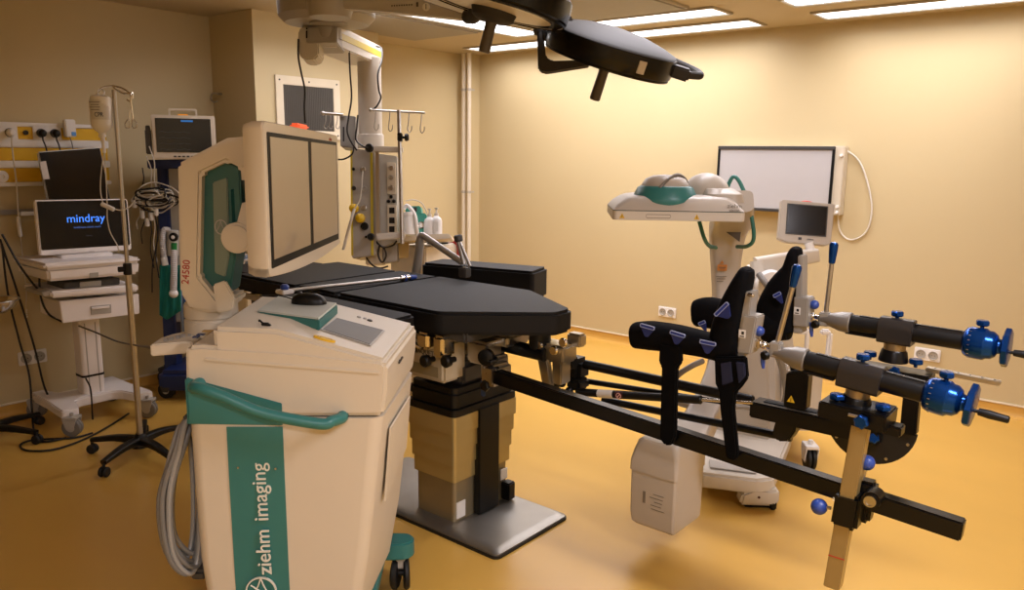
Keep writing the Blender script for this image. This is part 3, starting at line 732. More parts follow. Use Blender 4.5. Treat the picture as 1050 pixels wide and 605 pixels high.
m = MB(); m.cyl(P(433, 241), P(474, 269), .017, n=18, bev=.002); part('forearm', m, asil, t)
m = MB(); m.cyl(P(476, 271), P(470, 246), .013, n=16); m.cyl(P(482, 273), P(471, 247), .008, n=12); part('wrist', m, asil, t)
m = MB(); m.lathe([(.016, 0), (.022, .006), (.022, .03), (.014, .036), (.001, .036)], P(470.5, 248), (P(470, 241)-P(471, 248)), 16); part('end_knob', m, dgrey, t)
m = MB(); m.box(P(426, 286)-Vector((0, .02, .01)), (.05, .07, .06), .006); m.box(P(478, 276)-Vector((0, .01, .015)), (.05, .05, .05), .006); part('clamp', m, dgrey, t)

# ================================================================ leg traction frames
YN, YFR = 2.35, 2.75
N = lambda px, py, dy=0: at(px, py, y=YN+dy)
FA = lambda px, py, dy=0: at(px, py, y=YFR+dy)
# clamp head that carries the far beam
tr = thing('traction_beam', 'slim black traction beam with gas spring running from the chrome clamp at the table foot', 'traction beam', FA(575, 375)-Vector((0, 0, .1)))
m = MB(); a = at(570, 360, y=2.55)
m.box(a, (.15, .10, .075), .01); m.box(a+Vector((.03, 0, -.075)), (.05, .07, .11), .006); m.box(a+Vector((.075, .04, .055)), (.07, .05, .055), .008); m.box(a+Vector((-.05, -.02, .05)), (.05, .06, .05), .012)
m.slab([a+Vector(q) for q in ((-.06, -.05, -.03), (-.01, -.05, -.03), (.015, -.05, -.16), (-.025, -.05, -.16))], (0, .03, 0), .003)
part('clamp_head', m, satin, tr)
for dx, dz in ((.035, .02), (-.04, .03), (.08, .06)):
    m = MB(); m.lathe([(.016, 0), (.02, .012), (.016, .02), (.001, .02)], a+Vector((dx, -.05, dz)), (0, -1, 0), 18); part('clamp_bolt', m, chrome, tr)
m = MB(); c = FA(590, 377)
m.box(c, (.10, .10, .10), .02); m.box(c+Vector((.03, -.02, -.06)), (.07, .09, .05), .012); m.cyl(c+Vector((-.02, -.06, .04)), c+Vector((.04, -.06, .04)), .03, n=18, bev=.006); part('pivot_block', m, black, tr)
for p_ in ((-.02, -.07, -.06), (.02, -.07, -.085), (-.06, -.05, -.075)):
    m = MB(); m.ball(c+Vector(p_), .018, 12); part('pivot_knob', m, black, tr)
m = MB(); m.cyl(FA(600, 373.5), FA(772, 411), .021, n=20, bev=.003); part('upper_tube', m, blackm, tr)
m = MB(); m.cyl(FA(602, 391, .03), FA(745, 413, .03), .013, .010, n=18); part('middle_rod', m, blackm, tr)
P0, P1, P2 = FA(592, 402, -.07), FA(719, 410, -.07), FA(772, 413, -.07)
m = MB(); m.cyl(P0, P1, .017, n=20, bev=.002); gs = part('gas_spring', m, black, tr)
m = MB(); m.cyl(P1, P2, .006, n=12); part('piston_rod', m, chrome, gs)
q = lambda s: P0.lerp(P1, s)
m = MB(); m.cyl(q(.19), q(.32), .0176, n=20); part('label', m, mat('silver_label', 'c9c4ba', .4), gs, label='silver label band')
m = MB(); m.cyl(q(.345), q(.41), .0176, n=20); sb = part('warning_label', m, mat('dark_red_label', '3a1212', .5), gs)
ax = (P1-P0).normalized(); cc = q(.378)+Vector((0, -.0178, 0))
m = MB(frame(cc, ax, UP)); m.rings([[(r*math.cos(2*PI*i/20), r*math.sin(2*PI*i/20), z) for i in range(20)] for r, z in ((.012, 0), (.012, .0012), (.009, .0012), (.009, 0))], closed=True); m.box((0, 0, .0006), (.02, .003, .0012), M=Matrix.Rotation(.8, 4, 'Z')); part('prohibition_mark', m, mat('pale_red', 'd8a49a', .5), sb)
m = MB(); m.cyl(FA(618, 410, .04), FA(812, 449, .04), .016, n=18, bev=.003); part('lower_rod', m, blackm, tr)
m = MB(); m.slab([FA(*v, -.02) for v in ((797, 424), (818, 424), (815, 443), (808, 453), (797, 453), (791, 446))], (0, .07, 0), .006); part('rod_link', m, black, tr)
# slotted beam, warning plate, quadrant and post
F0, F1 = FA(773, 417), FA(905, 446)
def bar(A, B, w, h, bev=.004, up=UP):
    ex = (B-A).normalized(); F = frame((A+B)/2, ex, Vector((0, 1, 0)) if abs(ex.y) < .9 else Vector((1, 0, 0)))
    m = MB(F); m.box((0, 0, 0), ((B-A).length, w, h), bev); return m
m = bar(F0, F1, .085, .060, .005); sl = part('slotted_beam', m, blackm, tr)
m = bar(F0+Vector((.04, 0, .031)), F0.lerp(F1, .52)+Vector((0, 0, .031)), .028, .004, .001); part('slot', m, mat('slot_black', '030303', .8), sl)
m = MB(); m.slab([FA(*v, -.045) for v in ((803, 417), (806, 382), (824, 380), (829, 385), (826, 421))], (0, .05, 0), .004); pp = part('pivot_plate', m, blackm, tr)
c0 = FA(811, 410, -.0465)
m = MB(frame(c0, (1, 0, 0), UP)); m.prism([(-.014, -.009), (.014, -.009), (0, .016)], .0012); wt = part('warning_triangle', m, mat('warning_yellow', 'cfa51c', .5), pp, label='yellow warning triangle')
m = MB(frame(c0-Vector((0, .0014, 0)), (1, 0, 0), UP)); m.box((0, .001, .0002), (.0022, .011, .0004)); m.box((0, -.006, .0002), (.0022, .002, .0004)); part('mark', m, black, wt)
m = MB(); m.cyl(FA(818, 395, .03), FA(812, 366, .03), .015, n=14, bev=.004); part('pivot_pin', m, blackm, tr)
ang = [(-178+176*i/20) for i in range(21)]
cq = FA(893, 432); rq = .148
m = MB(frame(cq, (1, 0, -.05), UP)); m.prism([(rq*math.cos(math.radians(a_)), rq*math.sin(math.radians(a_))) for a_ in ang], .010, .001, M=Matrix.Translation((0, 0, -.005))); qd = part('quadrant_plate', m, mat('matt_black_plate', '070708', .5), tr)
for a_ in (-20, -60, -100, -140):
    m = MB(frame(cq, (1, 0, -.05), UP)); m.cyl((.132*math.cos(math.radians(a_)), .132*math.sin(math.radians(a_)), .005), (.132*math.cos(math.radians(a_)), .132*math.sin(math.radians(a_)), .008), .005, n=12); part('screw', m, steel, qd)
m = MB(); m.slab([FA(*v, -.02) for v in ((922, 445), (926, 400), (943, 402), (939, 447))], (0, .04, 0), .004); part('post', m, blackm, tr)
m = bar(FA(886, 376), FA(956, 388), .09, .028, .004); part('slide_plate', m, blackm, tr)
m = bar(FA(950, 378, .01), FA(1026, 393, .01), .030, .014, .002); rl = part('scale_rail', m, steel, tr)
for i in range(6):
    p = FA(950, 378, .01).lerp(FA(1026, 393, .01), .12+.16*i); m = MB(); m.cyl(p+Vector((0, 0, .0065)), p+Vector((0, 0, .0078)), .0035, n=10); part('peg_hole', m, black, rl)
def wing_knob(par, p, r=.021, ax=(0, 0, 1), mt=None, nm='knob'):
    ax = Vector(ax).normalized(); e = ax.orthogonal().normalized(); f = ax.cross(e)
    m = MB(); m.cyl(p, p+ax*.014, .006, n=10)
    n = 24
    def ring(h, s): return [p+ax*h+(e*math.cos(2*PI*k/n)+f*math.sin(2*PI*k/n))*r*s*(1+.10*math.cos(6*2*PI*k/n)) for k in range(n)]
    m.rings([ring(.010, .7), ring(.014, 1), ring(.024, 1), ring(.028, .8)]); return part(nm, m, mt or bluem, par)
for px, py in ((892, 365), (939, 373)): wing_knob(tr, FA(px, py)+Vector((0, 0, -.012)))
wing_knob(tr, FA(919, 380, -.04), .016, (0, -1, 0)); wing_knob(tr, FA(896, 449, -.02), .018, (.2, -1, .3))

# near traction beam with the graduated post
t = thing('traction_beam', 'long black square traction beam running from the table column past the foot end', 'traction beam', N(560, 420)-Vector((0, 0, .1)))
A, B = at(506, 384.5, y=YN), at(988, 543.5, y=YN)
m = bar(A, B, .046, .056, .004); part('beam', m, blackm, t)
m = MB(); m.box(A+Vector((-.01, .03, .0)), (.08, .12, .09), .014); part('beam_socket', m, satin, t)
for dz, dy in ((.06, -.01), (-.02, -.045)):
    wing_knob(t, A+Vector((.01, dy, dz-.01)), .022, (0, -.4, 1) if dz > 0 else (0, -1, 0), black, 'clamp_knob')
# gold post and its clamp
t = thing('traction_post', 'square steel post clamped upright on the long black traction beam', 'post', N(853, 600))
ex = (B-A).normalized()
PB, PT = N(854, 601, -.048), N(885, 427, -.048)
ax = (PT-PB).normalized()
FP = frame(PB, (1, 0, 0), (0, 1, 0), ax)
Lp = (PT-PB).length
m = MB(FP); m.box((0, 0, Lp/2), (.046, .040, Lp), .003); part('post', m, mat('satin_brass_steel', '9c8656', .34, metal=.4, var=.05, scale=20, stretch=(6, 6, 1)), t)
m = MB(FP); m.box((0, -.0205, .105), (.047, .001, .003)); part('limit_mark', m, mat('red_mark', 'b03023', .5), t, label='red limit line')
zc = (N(863, 520, -.048)-PB).length
m = MB(FP); m.box((.004, .004, zc-.002), (.074, .062, .108), .010); cl = part('clamp_body', m, blackm, t)
m = MB(FP); m.box((.03, .052, zc+.02), (.06, .052, .13), .01); m.cyl((.065, .03, zc+.055), (.065, -.03, zc+.055), .026, n=24, bev=.004); part('clamp_arm', m, blackm, t)
m = MB(FP); m.lathe([(.001, 0), (.017, 0), (.017, .004), (.012, .004), (.012, .001), (.001, .001)], (.065, -.031, zc+.055), (0, -1, 0), 20); part('bolt_ring', m, satin, cl)
for p, r in ((N(840, 519.5, -.048), .0245), (N(889, 474.5, -.02), .0225)):
    m = MB(); m.ball(p, r, 20); kb = part('ball_knob', m, bluep, t)
    q_ = N(852, 521, -.048) if p.x < N(870, 500).x else N(884, 492, -.02)
    m = MB(); m.cyl(p, q_, .006, n=10); part('knob_stem', m, steel, kb)
m = MB(FP); m.text('2', .014, frame((-.0335, -.0275, zc+.03), (1, 0, 0), (0, 0, 1)), .0006); part('number', m, lt, cl)

# ---------------------------------------------------------------- the two screw traction heads
def traction(nm, label, P, px, far):
    """P: pixel -> point on the head's own upright plane; px: list of stations along the screw"""
    t = thing(nm, label, 'traction head', P(*px['saddle'])-Vector((0, 0, .09)), group='screw traction heads')
    c0, c1, s0, s1, k0, k1 = (P(*px[k]) for k in ('cone0', 'cone1', 'sad0', 'sad1', 'kn0', 'kn1'))
    ax = (k1-c0).normalized(); F = frame(c0, ax, (0, 1, 0)); L = lambda p: (p-c0).dot(ax)
    m = MB(F); m.lathe([(.012, -.03), (.019, -.025), (.021, 0), (.034, L(c1)-.035), (.036, L(c1)-.003), (.033, L(c1))], (0, 0, 0), (1, 0, 0), 28); part('nose_cone', m, mat('cone_grey', '8b8781', .45, metal=.7), t)
    m = MB(F); m.cyl((L(c1)-.01, 0, 0), (L(k0)+.01, 0, 0), .030, n=28)
    m.box(((L(c1)+L(k0))/2+.01, 0, .0285), (L(k0)-L(c1)-.03, .016, .006), .001); tu = part('screw_tube', m, black, t)
    m = MB(F); m.box(((L(c1)+L(s0))/2-.01, 0, -.033), (.10, .03, .008), .002); part('guide_rail', m, mat('slot_black', '030303', .8), tu)
    m = MB(F)
    for k in range(9): m.box((L(c1)+.03+.03*k, 0, .0318), (.0012, .012, .0008))
    part('scale_marks', m, satin, tu)
    m = MB(F); hx = [(.043*math.cos(math.radians(a_)), .043*math.sin(math.radians(a_))) for a_ in (20, 55, 90, 125, 160, 200, 230, 310, 340)]
    hx = rounded([(-.037, -.043), (.037, -.043), (.037, .018), (.022, .041), (-.022, .041), (-.037, .018)], .012)
    m.prism(hx, L(s1)-L(s0), .002, M=frame((L(s0), 0, 0), (0, 1, 0), (0, 0, 1))); part('saddle', m, mat('grey_anodised', '33302e', .3, metal=.4), t)
    sm = (s0+s1)/2
    m = MB(F); m.cyl(((L(s0)+L(s1))/2, 0, -.042), ((L(s0)+L(s1))/2, 0, -.066), .034, n=24, bev=.002); part('swivel_scale', m, mat('bronze_ring', '9b8763', .35, metal=.8), t)
    m = MB(F); m.lathe([(.036, -.064), (.040, -.070), (.046, -.10), (.046, -.104), (.001, -.104)], ((L(s0)+L(s1))/2, 0, 0), (0, 0, 1), 4 if False else 28); part('swivel_foot', m, blackm, t)
    wing_knob(t, F @ Vector(((L(s0)+L(s1))/2-.004, .0, .036)), .019)
    # blue micrometer drum
    d0, d1 = L(k0), L(k1)
    m = MB(F); m.lathe([(.032, d0-.002), (.044, d0+.006), (.049, d0+.018), (.050, d0+.04), (.050, d0+.058), (.044, d0+.066), (.043, d0+.078), (.034, d0+.09), (.024, d0+.094), (.020, d0+.112)], (0, 0, 0), (1, 0, 0), 36); dm = part('micrometer_drum', m, bluem, t)
    m = MB(F)
    for k in range(20):
        a_ = 2*PI*k/20; m.box((0, 0, 0), (.006, .0022, .001), M=Matrix.Translation((d0+.02, .0495*math.cos(a_), .0495*math.sin(a_))) @ Matrix.Rotation(a_-PI/2, 4, 'X'))
    part('drum_scale', m, satin, dm)
    wing_knob(t, F @ Vector((d0+.045, 0, .046)), .018)
    n = 32
    m = MB(F); m.rings([[(d0+h, .058*s*(1+.05*math.cos(8*2*PI*k/n))*math.cos(2*PI*k/n), .058*s*(1+.05*math.cos(8*2*PI*k/n))*math.sin(2*PI*k/n)) for k in range(n)] for h, s in ((.104, .35), (.106, .9), (.109, 1), (.122, 1), (.125, .92), (.126, .3))]); part('crank_wheel', m, bluem, t)
    m = MB(F); m.lathe([(.005, .12), (.005, .134), (.010, .136), (.012, .16), (.010, .205), (.007, .208), (.001, .208)], (d0, 0, -.012), (1, 0, 0), 18); part('crank_handle', m, black, t)
    # lever and cardan joint in front of the cone
    j = P(*px['joint'])
    m = MB(); m.box(j, (.034, .036, .048), .004); m.cyl(j, c0, .011, n=14); jb = part('lever_block', m, mat('plate_aluminium', 'a5a19a', .42, metal=.45), t)
    m = MB(); g = j+Vector((-.018, -.022, -.016)); m.lathe([(.01, 0), (.015, .006), (.013, .018), (.001, .018)], g, (-.4, -1, -.2), 16); part('block_knob', m, black, jb)
    a_, b_, c_ = P(*px['lev0']), P(*px['lev1']), P(*px['lev2'])
    m = MB(); m.cyl(a_, b_, .008, n=12); lv = part('lever', m, steel, t)
    d_ = (c_-b_).normalized(); Lg = (c_-b_).length
    m = MB(); m.lathe([(.009, -.004), (.011, 0), (.014, Lg*.5), (.015, Lg*.85), (.011, Lg*.97), (.001, Lg)], b_, d_, 18); part('lever_grip', m, bluem, lv)
    # ball-joint link to the boot
    e = P(*px['link'])
    m = MB(); m.cyl(j, e, .008, n=10); m.ball(e.lerp(j, .35), .013, 12); m.box(e, (.022, .03, .03), .005); part('boot_link', m, chrome, t)
    m = MB(); p_ = e.lerp(j, .4)+Vector((0, -.016, -.018)); m.sweep([(p_, .007, .006, (0, 1, 0)), (p_+Vector((.004, -.004, -.03)), .010, .007, (0, 1, 0)), (p_+Vector((.008, -.006, -.05)), .005, .004, (0, 1, 0))], 10); part('link_lever', m, bluep, t)
    return t
tn = traction('screw_traction_device', 'nearer black screw traction head with blue micrometer drum on the steel post', N,
    dict(saddle=(880, 383), cone0=(803, 363), cone1=(827, 370.5), sad0=(862, 380.5), sad1=(905, 392), kn0=(948, 402.5), kn1=(985, 412.5), joint=(796, 358), lev0=(797, 352), lev1=(813, 293), lev2=(818, 271), link=(777, 352)), False)
tf = traction('screw_traction_device', 'farther black screw traction head with blue micrometer drum above the perforated scale rail', FA,
    dict(saddle=(919, 343), cone0=(849, 327.5), cone1=(873, 332), sad0=(902, 338.5), sad1=(937, 345), kn0=(988, 350), kn1=(1022, 355), joint=(846, 327), lev0=(847, 320), lev1=(853, 269), lev2=(855.5, 248), link=(826, 323)), True)
# slide plate of the near post
m = bar(N(846, 414, -.01), N(914, 430.5, -.01), .13, .05, .004); sp = part('slide_plate', m, blackm, tn)
m = bar(N(852, 424, .0), N(926, 442, .0), .05, .03, .004); part('slide_carriage', m, blackm, sp)
m = MB(); m.cyl(N(870, 425, -.08), N(882, 428, -.08), .005, n=10); part('stop_pin', m, steel, sp)
for px, py in ((858, 411), (905, 422)): wing_knob(tn, N(px, py, -.03)+Vector((0, 0, -.006)))
wing_knob(tn, N(885, 431, -.076), .019, (0, -1, 0))

# ---------------------------------------------------------------- traction boots
bootm = mat('black_boot_fabric', '040406', .85, spec=.12, var=.3, bump=.3, bscale=300)
strapb = mat('navy_webbing', '0c1230', .85, var=.2, bump=.4, bscale=500)
def boot(nm, label, P, y, calf, foot, plate, blk, buckles, toe_w=.045):
    t = thing(nm, label, 'traction boot', P(*calf[0][0]), group='black traction boots')
    S = (0, 1, 0)
    m = MB(); m.sweep([(P(*c), .052*w, h, S) for c, h, w in calf], 20, 5, 2.6); sh = part('calf_shell', m, bootm, t)
    m = MB(); m.sweep([(P(*c), toe_w*w, h, S) for c, h, w in foot], 20, 5, 2.8); part('foot_shell', m, bootm, t)
    m = MB(); m.slab([P(*q, -.028) for q in plate], (0, .056, 0), .003); pl = part('sole_plate', m, mat('plate_aluminium', 'a5a19a', .42, metal=.45), t)
    m = MB(); m.slab([P(*q, -.034) for q in blk], (0, .068, 0), .004); bl = part('mount_block', m, mat('plate_aluminium', 'a5a19a', .42, metal=.45), t)
    c = (P(*blk[0])+P(*blk[1])+P(*blk[2])+P(*blk[3]))/4+Vector((0, -.0345, .01))
    m = MB(frame(c, (1, 0, .0), UP)); m.box((0, 0, 0), (.022, .026, .001)); lb = part('data_label', m, mat('label_white', 'd8d6d2', .5), bl)
    m = MB(frame(c-Vector((0, .0006, 0)), (1, 0, 0), UP)); m.box((.002, .003, 0), (.008, .009, .001)); m.box((0, -.008, 0), (.014, .003, .001)); part('label_mark', m, black, lb)
    for (px, py, rot, L_) in buckles:
        c = P(px, py, -.055*1.0); F = frame(c, (math.cos(rot), 0, math.sin(rot)), (-math.sin(rot), 0, math.cos(rot)))
        m = MB(F); m.prism(rounded([(-L_*.48, -.004), (-L_*.1, -.036), (L_*.1, -.036), (L_*.48, -.004)], .004), .006, .001, M=Matrix.Translation((0, 0, -.004))); ts = part('strap_tab', m, bluep if False else mat('blue_strap', '13235f', .6), t)
        m = MB(F); O_ = rrect(L_, .013, .004); I_ = [(x*.92, y_*.66) for x, y_ in O_]
        m.rings([[(x, y_, 0) for x, y_ in O_], [(x, y_, .004) for x, y_ in O_], [(x, y_, .004) for x, y_ in I_], [(x, y_, 0) for x, y_ in I_]], closed=True); bk = part('buckle', m, mat('buckle_rim', '98a4cc', .35, metal=.3), ts)
        m = MB(F); m.prism([(x*.9, y_*.62) for x, y_ in O_], .003); part('buckle_strap', m, mat('blue_buckle', '1c3486', .5), ts)
    return t
bn = boot('traction_boot', 'nearer black padded traction boot with blue buckles and two long hanging straps', N, YN,
    [((650.5, 343.5), .030, .6), ((653, 343.5), .046, .95), ((668, 344), .050, 1), ((695, 347.5), .047, 1), ((722, 353), .042, .9), ((740, 357), .043, .9), ((760, 358), .036, .8)],
    [((748, 369), .030, .8), ((747, 360), .052, 1), ((746, 345), .056, 1), ((750.5, 322), .048, 1), ((757, 302), .037, 1), ((763, 286), .026, 1), ((766, 277), .018, .8), ((767, 275), .008, .5)],
    [(752, 367), (764, 299), (771, 299), (763, 366)], [(755, 362), (762, 323), (776, 325), (769, 364)],
    [(664, 335, -.1, .056), (695, 342.5, -.12, .056), (726, 351.5, -.03, .056), (740, 317, .85, .062)])
for pts, nmv in (([(676, 352), (698, 355), (698, 372), (693.5, 378), (692, 448), (688, 457), (681, 457), (676, 450), (678, 376), (675, 372)], 0), ([(732, 366), (764, 366), (766, 388), (759, 398), (754, 403), (752, 420), (756, 466), (753, 473), (744, 470), (738, 420), (737, 402), (733, 394)], 1)):
    m = MB(); m.slab(rounded3([N(*q, -.055) for q in pts]) if False else [N(*q, -.055) for q in pts], (0, .022, 0), .005); part('hanging_strap', m, strapf, bn)
m = MB(); m.slab([N(*q, -.058) for q in ((738, 372), (750, 370), (752, 392), (740, 396))], (0, .01, 0), .003); m.slab([N(*q, -.06) for q in ((754, 371), (763, 372), (764, 386), (757, 394))], (0, .01, 0), .003); part('strap_face', m, strapb, bn)
bf = boot('traction_boot', 'farther black padded traction boot, toe up beneath the small flat monitor', FA, YFR,
    [((713, 321), .035, .6), ((715, 321), .052, .95), ((727, 320.5), .060, 1), ((748, 325), .058, 1), ((770, 331), .060, 1), ((790, 333), .062, 1), ((810, 336), .045, .8)],
    [((801, 349), .034, .8), ((798, 340), .070, 1), ((797, 318), .074, 1), ((803, 296), .056, 1), ((812, 276), .030, 1), ((815, 262), .022, 1), ((816.5, 255), .014, .8), ((817, 253.5), .006, .5)],
    [(813, 342), (818, 262), (822.5, 262), (822, 342)], [(812.5, 335), (814, 304), (829, 306), (828, 336)],
    [(720, 331, .5, .03), (797, 302, .6, .03), (752, 322, .2, .03)])
for (tt, p, q_) in ((bn, N(778.5, 339.5), N(774, 345)), (bf, FA(835, 312.5), FA(829, 316))):
    m = MB(); m.ball(p, .0165, 16); kb = part('ball_knob', m, bluep, tt)
    m = MB(); m.cyl(p, q_, .005, n=10); part('knob_stem', m, steel, kb)
m = MB(); p = N(767.5, 302, -.03); m.cyl(p, p+Vector((.02, -.01, 0)), .006, n=12, bev=.001); part('sole_pin', m, chrome, bn)
# ================================================================ mobile C-arm behind the boots
ca = thing('mobile_c_arm', 'tall white mobile X-ray C-arm with teal ring behind the traction boots', 'C-arm', at(760, 480, z=0))
D = lambda px, py, d: at(px, py, d=d)
wht = mat('carm_white', 'c6beb1', .38, var=.02)
wgr = mat('carm_warm_grey', 'aea496', .42, var=.03)
a36 = math.radians(36)
ud = Vector((math.cos(a36), math.sin(a36), 0)); wd = Vector((-math.sin(a36), math.cos(a36), 0))
fl, frr = D(628.5, 226.5, 3.15), D(763, 226.5, 3.15)
wdt = (frr-fl).length
FD = frame((fl+frr)/2+wd*.21, ud, wd)
def rr(w, d, r, z, dx=0, dy=0): return [(x+dx, y+dy, z) for x, y in rrect(w, d, r, 6)]
m = MB(FD); m.rings([rr(wdt-.004, .42, .02, 0), rr(wdt, .424, .02, .004), rr(wdt, .424, .02, .036)]); dt = part('detector_tray', m, wht, ca)
m = MB(FD); m.rings([rr(wdt-.006, .414, .02, .0355), rr(wdt-.006, .414, .02, .040)]); part('seam', m, mat('seam_teal', '2e4a44', .5), dt)
m = MB(FD); m.rings([rr(wdt-.002, .42, .02, .0395), rr(wdt-.04, .39, .03, .062, .0), rr(wdt-.085, .35, .04, .083, .008), rr(wdt-.115, .32, .05, .092, .014), rr(wdt-.17, .27, .07, .099, .03)]); dh = part('detector_housing', m, wgr, ca)
c = FD.inverted() @ D(682, 200, 3.27); cx = c.x
m = MB(FD); m.lathe([(.11, .046), (.130, .056), (.136, .072), (.132, .090), (.115, .126), (.102, .134), (.094, .120)], (cx, -.065, 0), n=40); part('detector_ring', m, teal, ca)
m = MB(FD); m.lathe([(.101, .118), (.098, .138), (.082, .162), (.05, .176), (.001, .180)], (cx, -.06, 0), n=36); part('detector_dome', m, wgr, ca)
m = MB(FD); m.tube([(cx-.035, -.165, .128), (cx+.0, -.14, .160), (cx+.045, -.09, .180), (cx+.085, -.04, .160), (cx+.10, -.02, .13)], .007, 8); part('dome_strap', m, mat('strap_grey', '6d665b', .4), ca)
m = MB(FD); m.ball((cx+.185, .03, .085), .1, 24, (1.05, 1.0, 1.02)); m.rings([rr(.16, .30, .05, .07, cx+.24, .0), rr(.15, .29, .05, .105, cx+.235, 0), rr(.11, .24, .05, .125, cx+.225, 0)]); part('detector_hump', m, wgr, ca)
for px, s in ((638, 0), (714, 0)):
    c = FD.inverted() @ D(px, 222.5, 3.15)
    m = MB(FD); F = frame((c.x, -.2115, .016), (1, 0, 0), (0, 0, 1)); m.prism([(-.011, -.009), (.011, -.009), (0, .012)], .0012, M=F); w_ = part('warning_triangle', m, mat('warning_yellow', 'cfa51c', .5), dt, label='yellow warning triangle')
    m = MB(FD); m.box((c.x, -.2129, .0165), (.002, .0006, .009)); m.box((c.x, -.2129, .0095), (.002, .0006, .002)); 
    part('mark', m, black, w_)
c = FD.inverted() @ D(675, 222.5, 3.15)
m = MB(FD); O_ = rrect(.10, .016, .007); F = frame((c.x, -.2112, .017), (1, 0, 0), (0, 0, 1))
m.rings([[(x*s, y*(s if s == 1 else .72), z) for x, y in O_] for s, z in ((1, 0), (1, .001), (.975, .001), (.975, 0))], closed=True, M=F); part('outline_print', m, mat('print_grey', '6f675c', .5), dt)
m = MB(FD); m.text('ziehm', .024, frame((wdt/2-.045, -.2085, .062), (1, 0, 0), (0, .15, 1)), .001); m.text('vision', .018, frame((wdt/2-.045, -.2095, .045), (1, 0, 0), (0, .15, 1)), .001); part('print', m, mat('print_grey', '6f675c', .5), dh)
# the C: one curved box section from the detector down to the tube head
Pth = [(D(752, 207, 3.42), .085, .05), (D(752, 222, 3.62), .090, .055), (D(746, 236, 3.76), .085, .062), (D(744, 268, 3.83), .068, .066), (D(743.5, 305, 3.84), .056, .066), (D(742, 345, 3.80), .056, .066), (D(736, 385, 3.68), .06, .064), (D(722, 425, 3.5), .07, .06), (D(702, 458, 3.28), .08, .055)]
m = MB(); m.sweep([(p, a_, b_, (ud.x, ud.y, 0)) for p, a_, b_ in Pth], 24, 5, 5); cr_ = part('c_profile', m, wgr, ca)
c = D(740.5, 274.5, 3.757)
Fb = frame(c, ud, UP)
m = MB(Fb); m.box((0, 0, 0), (.045, .03, .004), .001); lb = part('warning_plate', m, mat('orange_plate', 'b5732a', .5), cr_, label='orange warning plate')
m = MB(Fb); m.box((0, .002, .0025), (.034, .004, .001)); m.box((0, -.006, .0025), (.026, .003, .001)); part('plate_print', m, dgrey, lb)
m = MB(Fb); m.prism([(-.010, .019), (.010, .019), (0, .036)], .003, M=Matrix.Translation((-.002, 0, -.001))); part('warning_triangle', m, mat('orange_plate', 'b5732a', .5), cr_)
m = MB(Fb)
for k in range(3): m.box((-.002-.005*(k == 2), -.042-.012*k, .001), (.05-.01*k, .003, .003))
part('print_lines', m, mat('print_grey', '6f675c', .5), cr_)
c = D(751, 238, 3.665)
m = MB(frame(c, ud, UP)); m.prism([(-.04, .03), (.04, .03), (.035, -.045), (.0, -.02), (-.03, .0)], .006, .001); part('dark_badge', m, mat('badge_brown', '4d4238', .45), cr_)
for pts in ([(744, 197, 3.55), (751, 182, 3.52), (758, 186, 3.5), (767, 208, 3.48), (772, 230, 3.48), (772.5, 246, 3.5), (766, 252.5, 3.55), (756, 253, 3.68)], [(717, 227, 3.5), (722, 244, 3.5), (727, 252, 3.58), (734, 254, 3.7)]):
    m = MB(); m.tube([D(*p) for p in pts], .009, 12, 8); part('grip_handle', m, mat('dark_teal_grip', '2d6b60', .45), ca)
# tube head
L_, E_, R_ = D(646, 492, 3.24), D(693, 496, 3.10), D(720, 490, 3.30)
ex_ = (E_-L_); ex_.z = 0; wL = ex_.length; ex_.normalize(); ey_ = Vector((-ex_.y, ex_.x, 0)); wR = abs((R_-E_).dot(ey_))
zt, zs_, zb = D(668, 440, 3.3).z, D(660, 483, 3.2).z, D(690, 547, 3.1).z
FT = frame(Vector((L_.x, L_.y, 0))+ex_*wL/2+ey_*wR/2, ex_, ey_)
m = MB(FT); zb -= .035; m.rings([rr(wL*.86, wR*.9, .012, zb, .008, 0), rr(wL*.95, wR*.97, .012, zb+.010, .003), rr(wL*.985, wR*.99, .012, zb+.05), rr(wL, wR, .012, zs_-.01), rr(wL, wR, .012, zs_)]); part('tube_head', m, wgr, ca)
m = MB(FT); m.rings([rr(wL+.008, wR+.008, .012, zs_-.003), rr(wL+.008, wR+.008, .015, zs_+.04), rr(wL*.98, wR*.99, .02, zt-.05, .004), rr(wL*.92, wR*.95, .03, zt-.012, .008), rr(wL*.82, wR*.88, .03, zt, .012)]); th = part('tube_cover', m, wgr, ca)
m = MB(FT)
for k in range(5): m.box((.03-.01*(k % 2), -wR/2-.0004, zb+.09+.016*k), (.06-.012*(k % 3), .001, .0022))
m.box((-.035, -wR/2-.0004, zb+.13), (.012, .001, .05)); part('rating_print', m, mat('print_grey', '6f675c', .5), th)
# stand: base slab, body, column
zb1 = .155
poly = [at(a_, b_, z=zb1) for a_, b_ in ((690, 430), (719, 485), (778, 492), (794, 490), (812, 445), (816, 418), (770, 395), (722, 405))]
m = MB(); m.slab(poly[::-1], (0, 0, -.075), .012); bs = part('base', m, wht, ca)
m = MB(); q4 = [at(a_, b_, z=zb1+.004) for a_, b_ in ((727, 472), (728, 480), (776, 486), (773, 481))]; m.slab(q4, (0, 0, .006), .002); part('base_strip', m, greyp, bs)
bodyp = [at(a_, b_, z=.16) for a_, b_ in ((722, 437), (794, 452), (826, 425), (765, 402))]
top = [at(a_, b_, z=.72) for a_, b_ in ((733, 335), (792, 336), (812, 326), (752, 322))]
m = MB()
def blend(t): return [Vector((a_.x*(1-t)+b_.x*t, a_.y*(1-t)+b_.y*t, .12+(.72-.12)*t)) for a_, b_ in zip(bodyp, top)]
m.rings([blend(0), blend(.35), blend(.7), blend(1)], bev=.03); part('body', m, wgr, ca)
